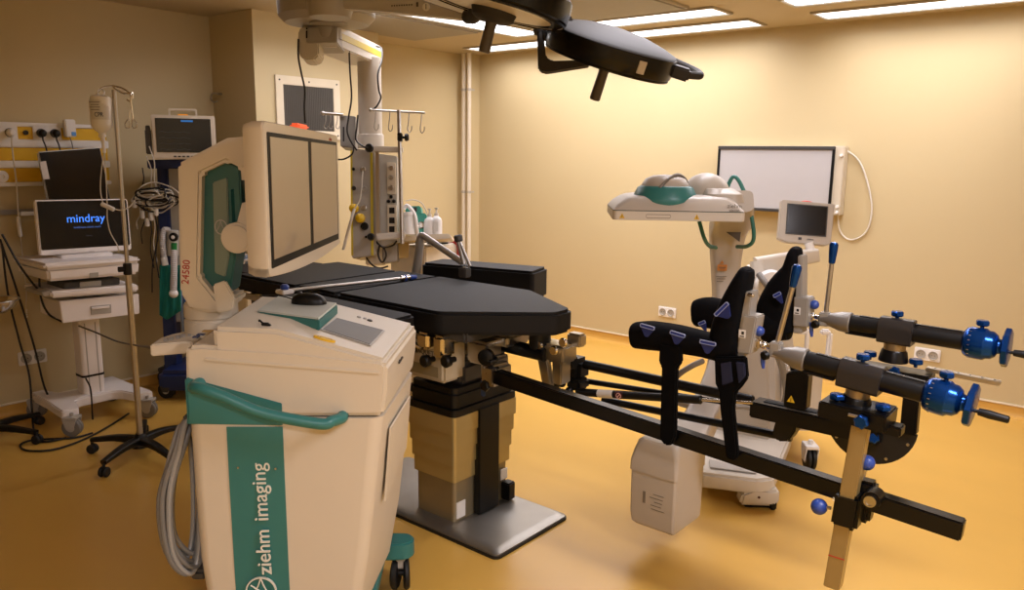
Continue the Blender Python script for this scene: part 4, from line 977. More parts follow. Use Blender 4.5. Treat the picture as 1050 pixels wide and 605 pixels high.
m = MB(); cB = sum(top, Vector())/4; m.cyl((cB.x, cB.y, .70), (cB.x, cB.y, 1.03), .055, n=24); m.box((cB.x, cB.y, .93), (.17, .17, .12), .03); part('lift_column', m, wht, ca)
m = MB(); m.tube([(cB.x, cB.y, .93), (cB.x-.05, cB.y-.08, .93), D(744, 300, 3.9)], .05, 14); part('arm_carrier', m, wgr, ca)
# lower right body with the rear wheel, handles and hooks
m = MB(); p = at(823, 430, d=4.25); F = frame((p.x, p.y, 0), ud, wd)
m.box((-.03, .05, .33), (.20, .30, .30), .02, M=None); part('rear_body', m, white, ca) if False else m.bm.free()
m = MB(F); m.box((-.02, .10, .34), (.21, .26, .36), .02); rb = part('rear_housing', m, wht, ca)
m = MB(F); m.box((-.03, -.06, .62), (.018, .03, .22), .004); m.box((.06, -.06, .72), (.05, .03, .03), .008); m.box((.085, -.06, .64), (.024, .04, .16), .01); m.box((-.05, -.05, .72), (.06, .04, .03), .008); part('brake_handle', m, white, ca)
def caster(par, p, r, w, ang, fork=True, fm=None, wm=None, z0=0):
    ca_, sa = math.cos(ang), math.sin(ang); ax = Vector((-sa, ca_, 0)); c = Vector((p.x, p.y, r+z0))
    m = MB()
    for s in (-1, 1): m.lathe([(r*.3, .002), (r*.9, .002), (r, w*.12), (r, w*.42), (r*.92, w*.5), (r*.45, w*.52), (.001, w*.45)], c, ax*s, 24)
    wl = part('wheel', m, wm or rubber, par)
    m = MB()
    for s in (-1, 1): m.lathe([(r*.42, w*.5), (r*.42, w*.56), (.001, w*.58)], c, ax*s, 18)
    part('hub', m, greyp, wl)
    if fork:
        m = MB(frame(c, (ca_, sa, 0), ax))
        for s in (-1, 1): m.slab([(-r*.35, s*w*.62, -r*.15), (r*.35, s*w*.62, -r*.15), (r*.75, s*w*.62, r*1.0), (-r*.75, s*w*.62, r*1.0)], (0, s*w*.14, 0), .001)
        m.box((0, 0, r*1.12), (r*1.5, w*1.5, r*.28), .003); m.cyl((0, 0, r*1.2), (0, 0, r*1.6), r*.2, n=12)
        part('fork', m, fm or white, wl)
    return wl
# front castor sits in a white shroud
p = at(777, 519, z=0)
m = MB(); F = frame((p.x, p.y, 0), ud, wd)
m = MB(F); m.prism([(x, y_) for x, y_ in ((-.095, .02), (.075, .02), (.085, .05), (.085, .10), (-.04, .10), (-.085, .075))], .09, .012, M=frame((0, .045, 0), (1, 0, 0), (0, 0, 1))); sh_ = part('castor_shroud', m, wht, ca)
m = MB(F); m.box((0, 0, .018), (.14, .05, .03), .006); m.box((.06, -.03, .022), (.03, .03, .04), .006); part('cable_deflector', m, black, sh_)
m = MB(F); m.cyl((-.01, -.046, .065), (-.01, -.05, .065), .006, n=12); part('screw', m, mat('dark_red_label', '3a1212', .5), sh_)
caster(ca, at(775, 517, z=0)+wd*.03, .045, .04, a36, False)
caster(ca, at(829, 481, z=0), .062, .045, a36+PI/2, True)
caster(ca, at(728, 492, z=0)+wd*.12, .05, .04, a36, False)
# control panel on its swing arm
P = lambda px, py: D(px, py, 4.0)
m = MB(); m.sweep([(P(775, 273), .03, .045, wd), (P(800, 268.5), .03, .043, wd), (P(826, 263.5), .03, .038, wd), (P(838, 261.5), .028, .034, wd)], 20, 4, 5); part('panel_arm', m, wht, ca)
m = MB(); m.sweep([(P(776, 268), .035, .032, wd), (P(777, 285), .035, .034, wd), (P(780, 305), .04, .04, wd), (Vector((cB.x, cB.y, .97)), .05, .05, wd)], 18, 4, 4); part('arm_riser', m, wht, ca)
m = MB(); m.cyl(P(835, 268), P(829, 249), .022, n=18); part('panel_pivot', m, white, ca)
m = MB(); m.lathe([(.02, -.04), (.07, -.035), (.078, 0), (.07, .035), (.02, .04)], D(790, 292, 3.95), wd, 28); part('cable_drum', m, white, ca)
cP = P(827, 228.5); upv = (UP*.97+wd*.22).normalized(); FS = frame(cP, (ud.x*.995, ud.y*.995, -.06), upv)
hw, hh = .136, .110
m = MB(FS); ol = [(-hw*.96, hh), (hw*1.0, hh*.97), (hw*.95, -hh*.86), (hw*.80, -hh*.99), (-hw*.70, -hh*.97), (-hw*.99, -hh*.84)]
m.prism(rounded(ol, .010), .045, .004, M=Matrix.Translation((0, 0, -.045))); cp_ = part('control_panel', m, wgr, ca)
m = MB(FS); m.box((0, .014, .0008), (.206, .158, .003), .001); part('panel_bezel', m, dgrey, cp_)
m = MB(FS); m.box((0, .014, .0024), (.194, .147, .001)); part('panel_screen', m, screen, cp_)
m = MB(FS); m.box((-.028, -.083, .001), (.016, .013, .002)); m.text('ziehm', .014, frame((.024, -.083, .001), (1, 0, 0), (0, 1, 0)), .0006); part('panel_print', m, dgrey, cp_)
m = MB(FS); m.ball((.0, hh*.99, -.025), .02, 12, (1.6, .5, .8)); part('stop_button', m, mat('stop_red', 'b23a22', .4), cp_, label='red emergency button')
for pts, r in (([(778, 281, 3.9), (786, 292, 3.86), (793, 300, 3.86), (797, 312, 3.88)], .016), ([(721, 370, 3.5), (708, 376, 3.48), (694, 386, 3.5), (689, 398, 3.6), (694, 412, 3.75), (712, 418, 3.85)], .013), ([(797, 362, 3.75), (804, 385, 3.8), (806, 408, 3.85), (797, 424, 3.9)], .017), ([(725, 425, 3.75), (748, 418, 3.72), (770, 419, 3.75), (790, 430, 3.8)], .011)):
    m = MB(); m.tube([D(*p) for p in pts], r, 10, 8); part('hose', m, mat('hose_grey', '76716a', .45), ca)
# ================================================================ left side: trolley with the start-up screen
XA = -4.68
Lx = lambda px, py, x=XA: at(px, py, x=x)
mw = mat('trolley_white', 'e6dfdb', .4, var=.02)
tl = thing('ultrasound_trolley', 'white ultrasound trolley with drawer and lit start-up screen by the left wall', 'medical trolley', at(100, 425, z=0))
# base on four castors
zb2 = .15
y0_, y1_, xf, xm, xr = 1.70, 2.135, -4.655, -4.93, -5.17
hull = [(xf, y0_-.045), (xf, y0_+.045), (xf+.02-.05, y0_+.055), (-4.80, y0_+.085), (-4.83, y0_+.12), (-4.83, y1_-.12), (-4.80, y1_-.085), (xf-.03, y1_-.055), (xf, y1_-.045), (xf, y1_+.045), (xm, y1_+.03), (xr, y1_+.03), (xr, y1_-.05), (-5.03, y1_-.09), (-5.03, y0_+.09), (xr, y0_+.05), (xr, y0_-.03), (xm, y0_-.03)]
m = MB(); m.prism(rounded(hull, .025), .055, .008, M=Matrix.Translation((0, 0, .10))); part('base', m, mw, tl)
F = frame((-4.93, 1.93, 0), (1, 0, 0), (0, 1, 0))
m = MB(F); m.prism(rrect(.11, .125, .02), .52, .004, M=Matrix.Translation((0, 0, .14))); cl = part('column', m, mw, tl)
m = MB(F)
for y in (-.03, .03): m.box((.0555, y, .37), (.002, .006, .44))
part('column_groove', m, greyp, cl)
m = MB(F); m.prism(rrect(.118, .133, .022), .012, M=Matrix.Translation((0, 0, .26))); part('strap', m, black, cl)
for x_, y_ in ((xf+.01, y0_), (xf+.01, y1_), (xr+.03, y0_-.01), (xr+.03, y1_)):
    caster(tl, Vector((x_, y_, 0)), .052, .05, .75, True, greyp, mat('castor_grey', '77726b', .4))
# drawer
def slabx(pts, x, dx, bev=.004, par=tl, nm='x', mt=mw, label=None):
    m = MB(); m.slab([at(a_, b_, x=x) for a_, b_ in pts], (-dx, 0, 0), bev); return part(nm, m, mt, par, label)
slabx([(66, 310.5), (139, 303), (140, 322), (67, 330)], XA-.012, .36, .006, nm='drawer_cabinet')
dr_ = slabx([(61, 309), (142.5, 301.3), (143.2, 321.7), (64.4, 331.5)], XA, .014, .004, nm='drawer')
hd = slabx([(93, 314), (114, 312), (114.3, 321), (93.6, 323)], XA+.004, .006, .001, nm='handle', par=dr_, mt=greyp)
slabx([(94.5, 315.2), (112.6, 313.5), (112.6, 315.8), (94.5, 317.5)], XA+.014, .01, .002, nm='handle_lip', par=dr_, mt=mw)
slabx([(52, 299), (142, 291.5), (142.5, 299), (53, 306)], XA+.02, .40, .010, nm='lower_tray')
slabx([(66, 290), (123, 285), (123, 292), (66, 297)], XA-.03, .25, .004, nm='recorder', mt=dgrey)
slabx([(82, 289.5), (104, 287.5), (104, 293), (82, 295)], XA-.026, .01, .002, nm='recorder_slot', mt=greyp)
slabx([(43, 300), (53, 297.5), (53, 303), (45, 304.5)], XA+.0, .25, .004, nm='side_bracket', mt=greyp)
kb_ = slabx([(48, 276), (143.5, 268), (142.5, 281), (50, 289)], XA+.04, .44, .014, nm='keyboard_tray')
slabx([(44, 270.5), (145, 264), (144.5, 269.5), (47, 278)], XA+.05, .46, .014, nm='keyboard_rim')
slabx([(92, 280), (101, 279.2), (101, 284), (92, 284.8)], XA+.043, .006, .001, nm='badge', par=kb_, mt=greyp)
for xx in (-4.8,): slabx([(76, 283), (110, 280), (110, 302), (77, 305)], xx, .2, .004, nm='riser')
# console screen
S4 = [(36, 205.2), (131.6, 203.7), (134.5, 256.3), (41, 262.5)]
XS = -4.86
q4 = [at(S4[0][0], S4[0][1], x=XS-.02), at(S4[1][0], S4[1][1], x=XS-.02), at(S4[2][0], S4[2][1], x=XS), at(S4[3][0], S4[3][1], x=XS)]
ctr = sum(q4, Vector())/4; exs = ((q4[1]-q4[0])+(q4[2]-q4[3])).normalized(); eys = (q4[0]-q4[3]+q4[1]-q4[2]).normalized()
FQ = frame(ctr, exs, eys); qi = [FQ.inverted() @ p for p in q4]
wS = (qi[1].x-qi[0].x+qi[2].x-qi[3].x)/2; hS = (qi[0].y-qi[3].y+qi[1].y-qi[2].y)/2
m = MB(FQ); m.prism([(x, y) for x, y in rrect(wS, hS, .018)], .035, .006, M=Matrix.Translation((0, 0, -.035))); sc = part('screen_housing', m, mw, tl)
m = MB(FQ); m.prism([(x, y+.012) for x, y in rrect(wS-.018, hS-.038, .008)], .002, M=Matrix.Translation((0, 0, -.0005))); sg = part('screen', m, screen, sc)
glow = mat('lit_blue_letters', '3f7fe8', .5, emit='3f86ff', estr=1.1)
m = MB(FQ); m.text('mindray', .066, frame((.005, .045, .0018), (1, 0, 0), (0, 1, 0)), .0003); part('logo', m, glow, sg)
m = MB(FQ); m.text('healthcare within reach', .016, frame((.01, -.005, .0018), (1, 0, 0), (0, 1, 0)), .0003); part('tagline', m, mat('dim_blue_letters', '39588f', .5, emit='4a74c8', estr=.5), sg)
m = MB(FQ); m.text('Starting', .011, frame((.015, -.055, .0018), (1, 0, 0), (0, 1, 0)), .0002); part('status_text', m, mat('dim_grey_letters', '2c3138', .5, emit='4a5566', estr=.15), sg)
m = MB(FQ); m.text('mindray', .010, frame((.02, -hS/2+.006, .001), (1, 0, 0), (0, 1, 0)), .0003); part('maker_print', m, greyp, sc)
slabx([(62, 262.5), (116, 258.5), (116.5, 264.5), (63, 268.5)], XS+.04, .14, .006, nm='screen_foot')
slabx([(70, 255), (105, 253), (105, 266), (70, 268)], XS-.03, .05, .004, nm='screen_neck', mt=greyp)
# second display behind it, turned off, in a film cover
S4 = [(38.7, 155.5), (103, 151), (114, 206), (49, 207)]
XD = -5.06
q4 = [at(S4[0][0], S4[0][1], x=XD-.03), at(S4[1][0], S4[1][1], x=XD-.03), at(S4[2][0], S4[2][1], x=XD), at(S4[3][0], S4[3][1], x=XD)]
t = thing('display_screen', 'dark switched-off display with a paper label tilted behind the lit start-up screen', 'display', (q4[2]+q4[3])/2-Vector((0, 0, .14)))
n_ = (q4[1]-q4[0]).cross(q4[0]-q4[3]).normalized()
if n_.x < 0: n_ = -n_
m = MB(); m.slab(q4, -n_*.03, .008); hs = part('housing', m, satin, t)
c_ = sum(q4, Vector())/4; gl = mat('display_off_film', '14110f', .12, var=.6, scale=3.5)
m = MB(); m.slab([c_+(p-c_)*.965+n_*.001 for p in q4], n_*.002); gg = part('glass', m, gl, t)
lab = [at(a_, b_, x=XD) for a_, b_ in ((40.5, 166), (47, 165), (51, 183.5), (44.5, 184))]
pn = (c_+n_*.0036, n_)
lab = [at(a_, b_, pl=pn) for a_, b_ in ((40.5, 166), (47, 165), (51, 183.5), (44.5, 184))]
m = MB(); m.slab(lab, n_*.001); part('paper_label', m, mat('paper', 'c9c2bb', .6), t, label='paper label')
m = MB(); b0 = (q4[2]+q4[3])/2; m.box(b0+Vector((-.03, 0, -.04)), (.05, .16, .16), .006); m.box(b0+Vector((-.02, 0, -.32)), (.04, .08, .48), .006); part('mount_arm', m, dgrey, t)

# ================================================================ drip stand
bp = at(144, 450, z=.09)
iv = thing('drip_stand', 'steel drip stand on a black five-star base in front of the trolley', 'drip stand', (bp.x, bp.y, 0))
topz_ = 1.905
m = MB(); m.cyl((bp.x, bp.y, .08), (bp.x, bp.y, 1.02), .0155, n=18); part('lower_pole', m, steel, iv)
m = MB(); m.cyl((bp.x, bp.y, .98), (bp.x, bp.y, topz_), .0105, n=16); part('upper_pole', m, steel, iv)
m = MB(); m.cyl((bp.x, bp.y, .98), (bp.x, bp.y, 1.04), .021, n=18, bev=.003); m.cyl((bp.x, bp.y-.015, 1.01), (bp.x-.01, bp.y-.045, 1.01), .014, n=14, bev=.002); part('height_clamp', m, black, iv)
m = MB(); m.lathe([(.05, .05), (.05, .075), (.03, .11), (.022, .12), (.001, .12)], (bp.x, bp.y, 0), n=20); part('base_hub', m, black, iv)
for k, (px, py) in enumerate(((95, 461), (107, 485), (176, 479), (187, 447), (150, 432))):
    e = at(px, py, z=.02); dirv = Vector((e.x-bp.x, e.y-bp.y, 0)); ln_ = dirv.length; dirv = dirv.normalized(); ln_ = min(max(ln_, .27), .34)
    m = MB(); e = Vector((bp.x, bp.y, 0))+dirv*ln_; m.sweep([(Vector((bp.x, bp.y, .085))+dirv*.02, .028, .022, dirv.cross(UP)), (Vector((bp.x, bp.y, .092))+dirv*ln_*.5, .024, .017, dirv.cross(UP)), (Vector((e.x, e.y, .075)), .018, .012, dirv.cross(UP))], 14, 4, 3.5); lg = part('leg', m, black, iv)
    m = MB(); c_ = Vector((e.x, e.y, .026)); s_ = dirv.cross(UP)
    for sg_ in (-1, 1): m.lathe([(.006, .004), (.022, .004), (.026, .008), (.026, .017), (.021, .021), (.001, .021)], c_, s_*sg_, 18)
    m.cyl((e.x, e.y, .05), (e.x, e.y, .07), .008, n=10); part('castor', m, rubber, lg)
tp = Vector((bp.x, bp.y, topz_))
dI = lambda px, py, k=0: at(px, py, pl=(Vector((bp.x, bp.y, 0))+Vector((.637, -.771, 0))*k, Vector((.637, -.771, 0))))
tp = dI(115.5, 87)
for pts in ([(115.5, 88), (107, 89), (101, 93), (99, 98), (101, 101), (104, 99)], [(115.5, 88), (124, 90), (131, 94), (134.5, 99), (133, 104), (130, 102)], [(115.5, 88), (119, 92), (128, 96), (135, 95), (136, 101)]):
    m = MB(); m.tube([dI(*p) for p in pts], .004, 8); part('hook', m, chrome, iv)
# drip bottle
bt = thing('infusion_bottle', 'clear infusion bottle with a printed label hanging from the drip stand', 'infusion bottle', dI(104, 137, .02))
c0, c1 = dI(103.5, 100, .02), dI(104.5, 137, .02); ax = (c1-c0).normalized(); hB = (c1-c0).length
clear = mat('clear_plastic', 'f0efed', .25, var=.02)
m = MB(); m.lathe([(.001, -.012), (.02, -.012), (.046, -.004), (.050, .006), (.050, hB*.70), (.046, hB*.82), (.032, hB*.92), (.018, hB*.97), (.017, hB), (.001, hB)], c0, ax, 28); bb = part('bottle_body', m, clear, bt)
F = frame(c0.lerp(c1, .36), CR, -ax)
m = MB(F)
lw = [math.radians(a_) for a_ in range(20, 161, 10)]
m.rings([[(.0512*math.cos(w), y, .0512*math.sin(w)) for w in lw]+[(.0505*math.cos(w), y, .0505*math.sin(w)) for w in reversed(lw)] for y in (-.045, .05)]); lbv = part('bottle_label', m, mat('label_white', 'd8d6d2', .5), bb, label='printed paper label')
m = MB(F); m.text('CPR', .03, frame((.012, -.022, .0508), (1, 0, 0), (0, 1, 0)), .0012, sx=.8); part('label_text', m, mat('print_navy', '2f3c55', .5), lbv)
m = MB(F)
for k in range(4): m.box((-.004, .038-.012*k, .0513), (.05-.01*(k % 2), .003, .001))
part('label_lines', m, mat('print_grey2', '77757a', .5), lbv)
m = MB(); m.tube([dI(102, 99, .02), dI(100, 94, .01), dI(103, 91, .0), dI(107, 94, .01), dI(105.5, 99, .02)], .003, 6); part('hanger_loop', m, white, bt)
m = MB(); m.cyl(c1, dI(105, 141, .02), .017, n=16, bev=.003); m.cyl(dI(105, 141, .02), dI(106, 146, .02), .011, n=14); part('cap', m, white, bt)
m = MB(); m.cyl(dI(106.2, 146, .02), dI(106.8, 157, .02), .0085, n=14, bev=.002); part('drip_chamber', m, clear, bt)
m = MB(); m.tube([dI(106.8, 156, .02), dI(104, 175, .03), dI(103, 195, .04), dI(106, 209, .05), dI(110, 213, .05)], .0028, 6); m.tube([dI(107.3, 156, .02), dI(108.5, 180, .03), dI(109.5, 200, .04), dI(110, 213, .05)], .0028, 6); m.tube([dI(110, 213, .05), dI(110, 224, .05), dI(113, 238, .05), dI(120, 251, .05), dI(122, 258, .05)], .0028, 6); m.tube([dI(112, 213, .05), dI(124, 215.5, .04), dI(133, 212, .02), dI(137, 207, 0)], .003, 6); part('giving_set_tube', m, cabw, bt)
m = MB(); m.cyl(dI(104, 209, .055), dI(117, 215, .055), .011, n=12, bev=.002); part('roller_clamp', m, white, bt)
sc_ = thing('surgical_scissors', 'steel scissors hanging by the blades from the hook of the drip stand', 'scissors', dI(134, 130))
for s in (-1, 1):
    m = MB(); m.cyl(dI(134.2, 103), dI(134.2+s*2.2, 123), .0035, n=8)
    m.tube([dI(134.2+s*2.2, 122), dI(134.2+s*5.8, 126), dI(134.2+s*5.5, 130.5), dI(134.2+s*2, 131), dI(134.2+s*1.2, 127)], .0026, 6, 6, closed=True); part('blade', m, chrome, sc_)

# ================================================================ blue anaesthesia column with its monitor
XB = -4.86
B_ = lambda px, py, x=XB: at(px, py, x=x)
an = thing('anaesthesia_column', 'navy blue anaesthesia unit on castors carrying the patient monitor', 'anaesthesia unit', at(176, 402, z=0))
an0 = at(176, 402, z=0)
fA = Vector((.637, -.771, 0)); rA = Vector((.771, .637, 0))
AP = lambda px, py, k=0: at(px, py, pl=(Vector((-4.86, 2.58, 0))+fA*k, fA))
def slabA(pts, k, dep, nm, mt, bev=.005, par=an):
    m = MB(); m.slab([AP(a_, b_, k) for a_, b_ in pts], -fA*dep, bev); return part(nm, m, mt, par)
slabA([(160.5, 172), (170.5, 172), (182, 392), (169, 392)], 0, .10, 'upright', navy)
slabA([(170.5, 173), (225, 173), (226, 330), (178, 330)], -.03, .26, 'panel', mat('unit_white', 'b9b4aa', .4))
slabA([(150, 164), (222, 163), (222, 172.5), (151, 173)], .10, .34, 'shelf', navy, .006)
slabA([(160, 381), (210, 381), (212, 402), (162, 402)], .16, .44, 'base', navy, .03)
for px, py in ((172, 409), (205, 409)):
    p = AP(px, py, .10); caster(an, Vector((p.x, p.y, 0)), .055, .04, .6, True, dgrey)
for px, py in ((172, 409), (205, 409)):
    p = AP(px, py, -.2); caster(an, Vector((p.x, p.y, 0)), .055, .04, .6, True, dgrey)
slabA([(181, 193), (190, 192), (190, 206), (181, 207)], -.02, .02, 'label_panel', greyp, .002)
# absorber, valve and breathing hoses
m = MB(); m.cyl(AP(177, 236, .05), AP(177, 262, .05), .038, n=20, bev=.004); part('valve_block', m, mat('unit_white', 'b9b4aa', .4), an)
m = MB(); p = AP(178.5, 243, .092); m.lathe([(.028, 0), (.028, .014), (.022, .018), (.001, .018)], p, fA, 20); gd = part('pressure_dial', m, black, an)
m = MB(); m.lathe([(.012, .018), (.010, .021), (.001, .021)], p, fA, 14); part('dial_face', m, white, gd)
m = MB(); m.cyl(AP(178.5, 249, .08), AP(178.5, 257, .08), .018, n=16, bev=.003); part('green_collar', m, mat('green_collar', '137a3a', .4), an)
hosem = mat('corrugated_hose', 'bcb7b4', .4)
def corr(pts, r, nm, par):
    P = spline(pts, 14); L = [0]
    for a_, b_ in zip(P, P[1:]): L.append(L[-1]+(b_-a_).length)
    m = MB(); N_ = int(L[-1]/.006); Q = []
    for i in range(N_+1):
        s = L[-1]*i/N_; j = max(k for k in range(len(L)) if L[k] <= s+1e-9); j = min(j, len(P)-2); u = (s-L[j])/max(1e-9, L[j+1]-L[j]); Q.append(P[j].lerp(P[j+1], u))
    m.tube(Q, [r*(1 if (i//1) % 2 else .86) for i in range(len(Q))], 12, 1); return part(nm, m, hosem, par)
corr([AP(174, 236, .07), AP(168, 236, .09), AP(166.5, 247, .10), AP(168, 262, .10), AP(169, 270, .10)], .019, 'breathing_hose', an)
corr([AP(178.5, 257, .10), AP(178.5, 275, .145), AP(178, 293, .145), AP(178, 302, .145)], .022, 'breathing_hose', an)
m = MB(); m.ball(AP(178, 301, .145), .028, 14); m.cyl(AP(168, 264, .10), AP(169.5, 272, .10), .02, n=14); part('hose_connector', m, white, an)
# green theatre cloth hanging over the unit
gcl = mat('green_theatre_cloth', '1a7d74', .85, var=.12, bump=.4, bscale=120)
m = MB()
rows = []
for i in range(9):
    v = i/8; row = []
    for j in range(15):
        u = j/14; px = 163.5+u*21.5; py = 272+v*(56-14*abs(u-.35))
        row.append(AP(px, py, 0.10+.012*math.sin(u*19+v*2)+.006*math.sin(v*7)))
    rows.append(row)
m.rings([r_+[p-fA*.012 for p in reversed(r_)] for r_ in rows])
single('theatre_cloth', m, gcl, 'green theatre cloth hanging beside the breathing hose of the blue unit', 'cloth', rows[-1][7], smooth=80)
for k, (px, mt) in enumerate(((186.5, mat('blue_grey_hose', '7d8ca3', .4)), (190.5, mat('blue_hose', '4a6590', .4)), (194, navy))):
    m = MB(); m.tube([AP(px-1, 296, .03), AP(px, 315, .05), AP(px+1.5, 335, .05), AP(px+3.5, 352, .02)], .014, 10, 6); part('gas_hose', m, mt, an)
# patient monitor on the shelf
mp = thing('patient_monitor', 'cream patient monitor with a carrying handle on top of the blue unit', 'patient monitor', AP(189, 163.5, .10))
pmc = mat('monitor_cream', 'cfc4b3', .42)
_v = (AP(189, 141, .10)-CAM); F0 = frame(AP(189, 141, .10), (-_v.y*-1, -_v.x, 0) if False else Vector((_v.y, -_v.x, 0)), UP)
w_, h_ = (AP(219, 141, .10)-AP(158.5, 141, .10)).length, (AP(189, 118.5, .10)-AP(189, 163.5, .10)).length
m = MB(F0); m.prism(rrect(w_, h_, .012), .14, .006, M=Matrix.Translation((0, 0, -.14))); mb_ = part('housing', m, pmc, mp)
m = MB(F0); m.box((-.002, .012, .001), (w_-.05, h_-.062, .004), .001); ms = part('screen', m, mat('monitor_glass', '14171b', .2, var=.2), mp)
m = MB(F0); m.box((.02, h_/2-.034, .0032), (.07, .011, .001)); part('status_bar', m, mat('screen_blue', '2c6db0', .5, emit='2f7fd0', estr=.35), ms)
m = MB(F0)
for k in range(4): m.tube([(-w_/2+.04+.02*i, .03-.035*k+(.006 if i % 3 == 1 else 0), .0034) for i in range(10)], .0006, 4, 1)
part('trace', m, mat('screen_trace', '4c565f', .5, emit='5a6a78', estr=.12), ms)
for k in range(5):
    m = MB(F0); m.box((-.06+.025*k, -h_/2+.018, .0015), (.016, .009, .003), .001); part('key', m, dgrey, mb_)
m = MB(F0); m.box((0, h_/2+.002, -.03), (.06, .014, .02), .004); part('alarm_lamp', m, mat('amber_lamp', 'e09a28', .35, emit='e09a28', estr=.3), mp, label='amber alarm lamp')
m = MB(F0); m.box((-.078, h_/2+.019, -.07), (.012, .042, .03), .004); m.box((.078, h_/2+.019, -.07), (.012, .042, .03), .004); m.box((0, h_/2+.036, -.07), (.168, .014, .03), .005); part('carry_handle', m, pmc, mp)
m = MB(F0); m.box((-w_/2-.022, -.03, -.06), (.034, .15, .09), .005); m.box((-w_/2-.022, .055, -.06), (.026, .03, .06), .004); part('plug_in_module', m, dgrey, mp)
# cable bundle on a hook, leads hanging down
cb = thing('monitor_cables', 'tangle of white and black monitor leads looped over the hook beside the blue unit', 'cable bundle', AP(160, 205, .16))
rb_ = random.Random(3)
for k in range(14):
    cx_, cy_ = 158+rb_.uniform(-7, 9), 203+rb_.uniform(-5, 5); rx, ry = 17+rb_.uniform(-7, 8), 7+rb_.uniform(-3, 4); ph = rb_.uniform(0, 6)
    m = MB(); kk = .17+rb_.uniform(-.01, .05); n_k = 7
    m.tube([AP(cx_+rx*math.cos(2*PI*i/n_k)*rb_.uniform(.75, 1.1), cy_+ry*math.sin(2*PI*i/n_k)*rb_.uniform(.6, 1.2)+.12*rx*math.cos(2*PI*i/n_k+ph), kk+rb_.uniform(-.02, .02)) for i in range(n_k)], .004 if k % 3 else .0055, 7, 6, closed=True)
    part('lead', m, cabb if k % 5 in (1, 3) else cabw, cb)
for k, (px, py, x2, y2, mt) in enumerate(((150, 160, 160, 205, cabw), (153, 150, 163, 200, cabw), (146, 172, 144, 210, cabb), (147, 212, 146, 250, cabb), (151, 214, 158, 275, cabb), (155, 214, 161, 268, cabw), (158, 214, 163, 285, cabb), (143, 212, 141, 235, cabw), (162, 214, 156, 300, cabb))):
    m = MB(); m.tube([AP(px, py, .17), AP((px*2+x2)/3+2, (py*2+y2)/3, .18), AP((px+x2*2)/3-1.5, (py+y2*2)/3, .17), AP(x2, y2, .16)], .0035, 7); part('lead', m, mt, cb)
for px, py in ((138, 209), (146, 220), (155, 222), (160, 217), (151, 228)):
    m = MB(); m.box(AP(px, py, .185), (.028, .02, .05), .004); part('connector', m, white, cb)
m = MB(); m.tube([AP(164, 190, -.02), AP(162, 192, .10), AP(158, 199, .17), AP(156, 206, .20), AP(158, 209, .22)], .006, 8); part('cable_hook', m, steel, cb)

# ================================================================ bowl stand cut by the left edge
p0 = at(-12, 452, z=0)
bs_ = thing('bowl_stand', 'steel bowl stand with black castor legs cut by the left edge of the photo', 'bowl stand', p0)
m = MB(); m.cyl((p0.x, p0.y, .07), (p0.x, p0.y, .74), .014, n=16); part('pole', m, steel, bs_)
m = MB(); p1 = at(-6, 308, pl=(p0, fA)); m.lathe([(.001, -.075), (.05, -.07), (.095, -.04), (.115, 0), (.118, .004), (.112, .002), (.09, -.036), (.045, -.064), (.001, -.068)], p1, n=32); part('bowl', m, chrome, bs_)
m = MB(); m.tube([(p1.x+.117*math.cos(2*PI*i/16), p1.y+.117*math.sin(2*PI*i/16), p1.z+.002) for i in range(16)], .004, 8, 2, closed=True); m.cyl((p0.x, p0.y, .73), (p1.x, p1.y, p1.z-.074), .012, n=12); part('bowl_ring', m, steel, bs_)
m = MB(); m.lathe([(.045, .05), (.045, .085), (.02, .10), (.001, .10)], (p0.x, p0.y, 0), n=18); part('base_hub', m, black, bs_)
for k in range(5):
    a_ = math.atan2(rA.y, rA.x)+2*PI*k/5-.12; dv = Vector((math.cos(a_), math.sin(a_), 0)); e = p0+dv*.30
    m = MB(); m.sweep([(p0+dv*.02+UP*.075, .024, .02, dv.cross(UP)), (p0+dv*.15+UP*.08, .022, .017, dv.cross(UP)), (e+UP*.066, .018, .012, dv.cross(UP))], 14, 4, 3.5); lg = part('leg', m, black, bs_)
    m = MB()
    for sg_ in (-1, 1): m.lathe([(.006, .004), (.022, .004), (.026, .008), (.026, .017), (.021, .021), (.001, .021)], e+UP*.026, dv.cross(UP)*sg_, 18)
    m.cyl(e+UP*.05, e+UP*.066, .008, n=10); part('castor', m, rubber, lg)
# loose cables
def cable(nm, pts, r, mt, label, cat='cable'):
    m = MB(); m.tube(pts, r, 8, 8); return single(nm, m, mt, label, cat, pts[-1])
cable('floor_cable', [at(2, 250, x=-5.1), at(8, 300, x=-5.1), at(20, 350, x=-5.08), at(30, 385, x=-5.05), at(33, 425, x=-5.0), at(36, 447, z=.008), at(46, 453, z=.008), at(68, 449, z=.008)], .006, cabb, 'black cable dropping from the left edge down past the socket, left of two')
cable('floor_cable', [at(0, 245, x=-5.0), at(18, 300, x=-5.0), at(35, 355, x=-5.0), at(45, 395, x=-5.02), at(54, 415, x=-5.1)], .006, cabb, 'black cable slanting down to the rear castor of the trolley, right of two')
cable('floor_cable', [at(95, 430, z=.007), at(93, 400, d=4.66), at(88, 388, d=4.6)], .005, cabb, 'short black cable hanging from the strap on the trolley column')
cable('floor_cable', [at(132, 424, z=.007), at(110, 438, z=.007), at(85, 451, z=.007), at(55, 461, z=.007), at(28, 462, z=.007), at(21, 456, z=.007), at(36, 451, z=.007), at(75, 449, z=.007), at(95, 444, z=.007)], .006, cabb, 'black cable looped on the floor under the white trolley')
cable('hanging_cable', [at(75, 332, d=4.75), at(96, 340, d=4.5), at(120, 350, d=4.4), at(139, 354, d=4.0), at(156, 356.5, d=2.68)], .005, mat('grey_brown_cable', '5a5148', .5), 'grey cable crossing from the trolley drawer to the tray of the monitor cart')
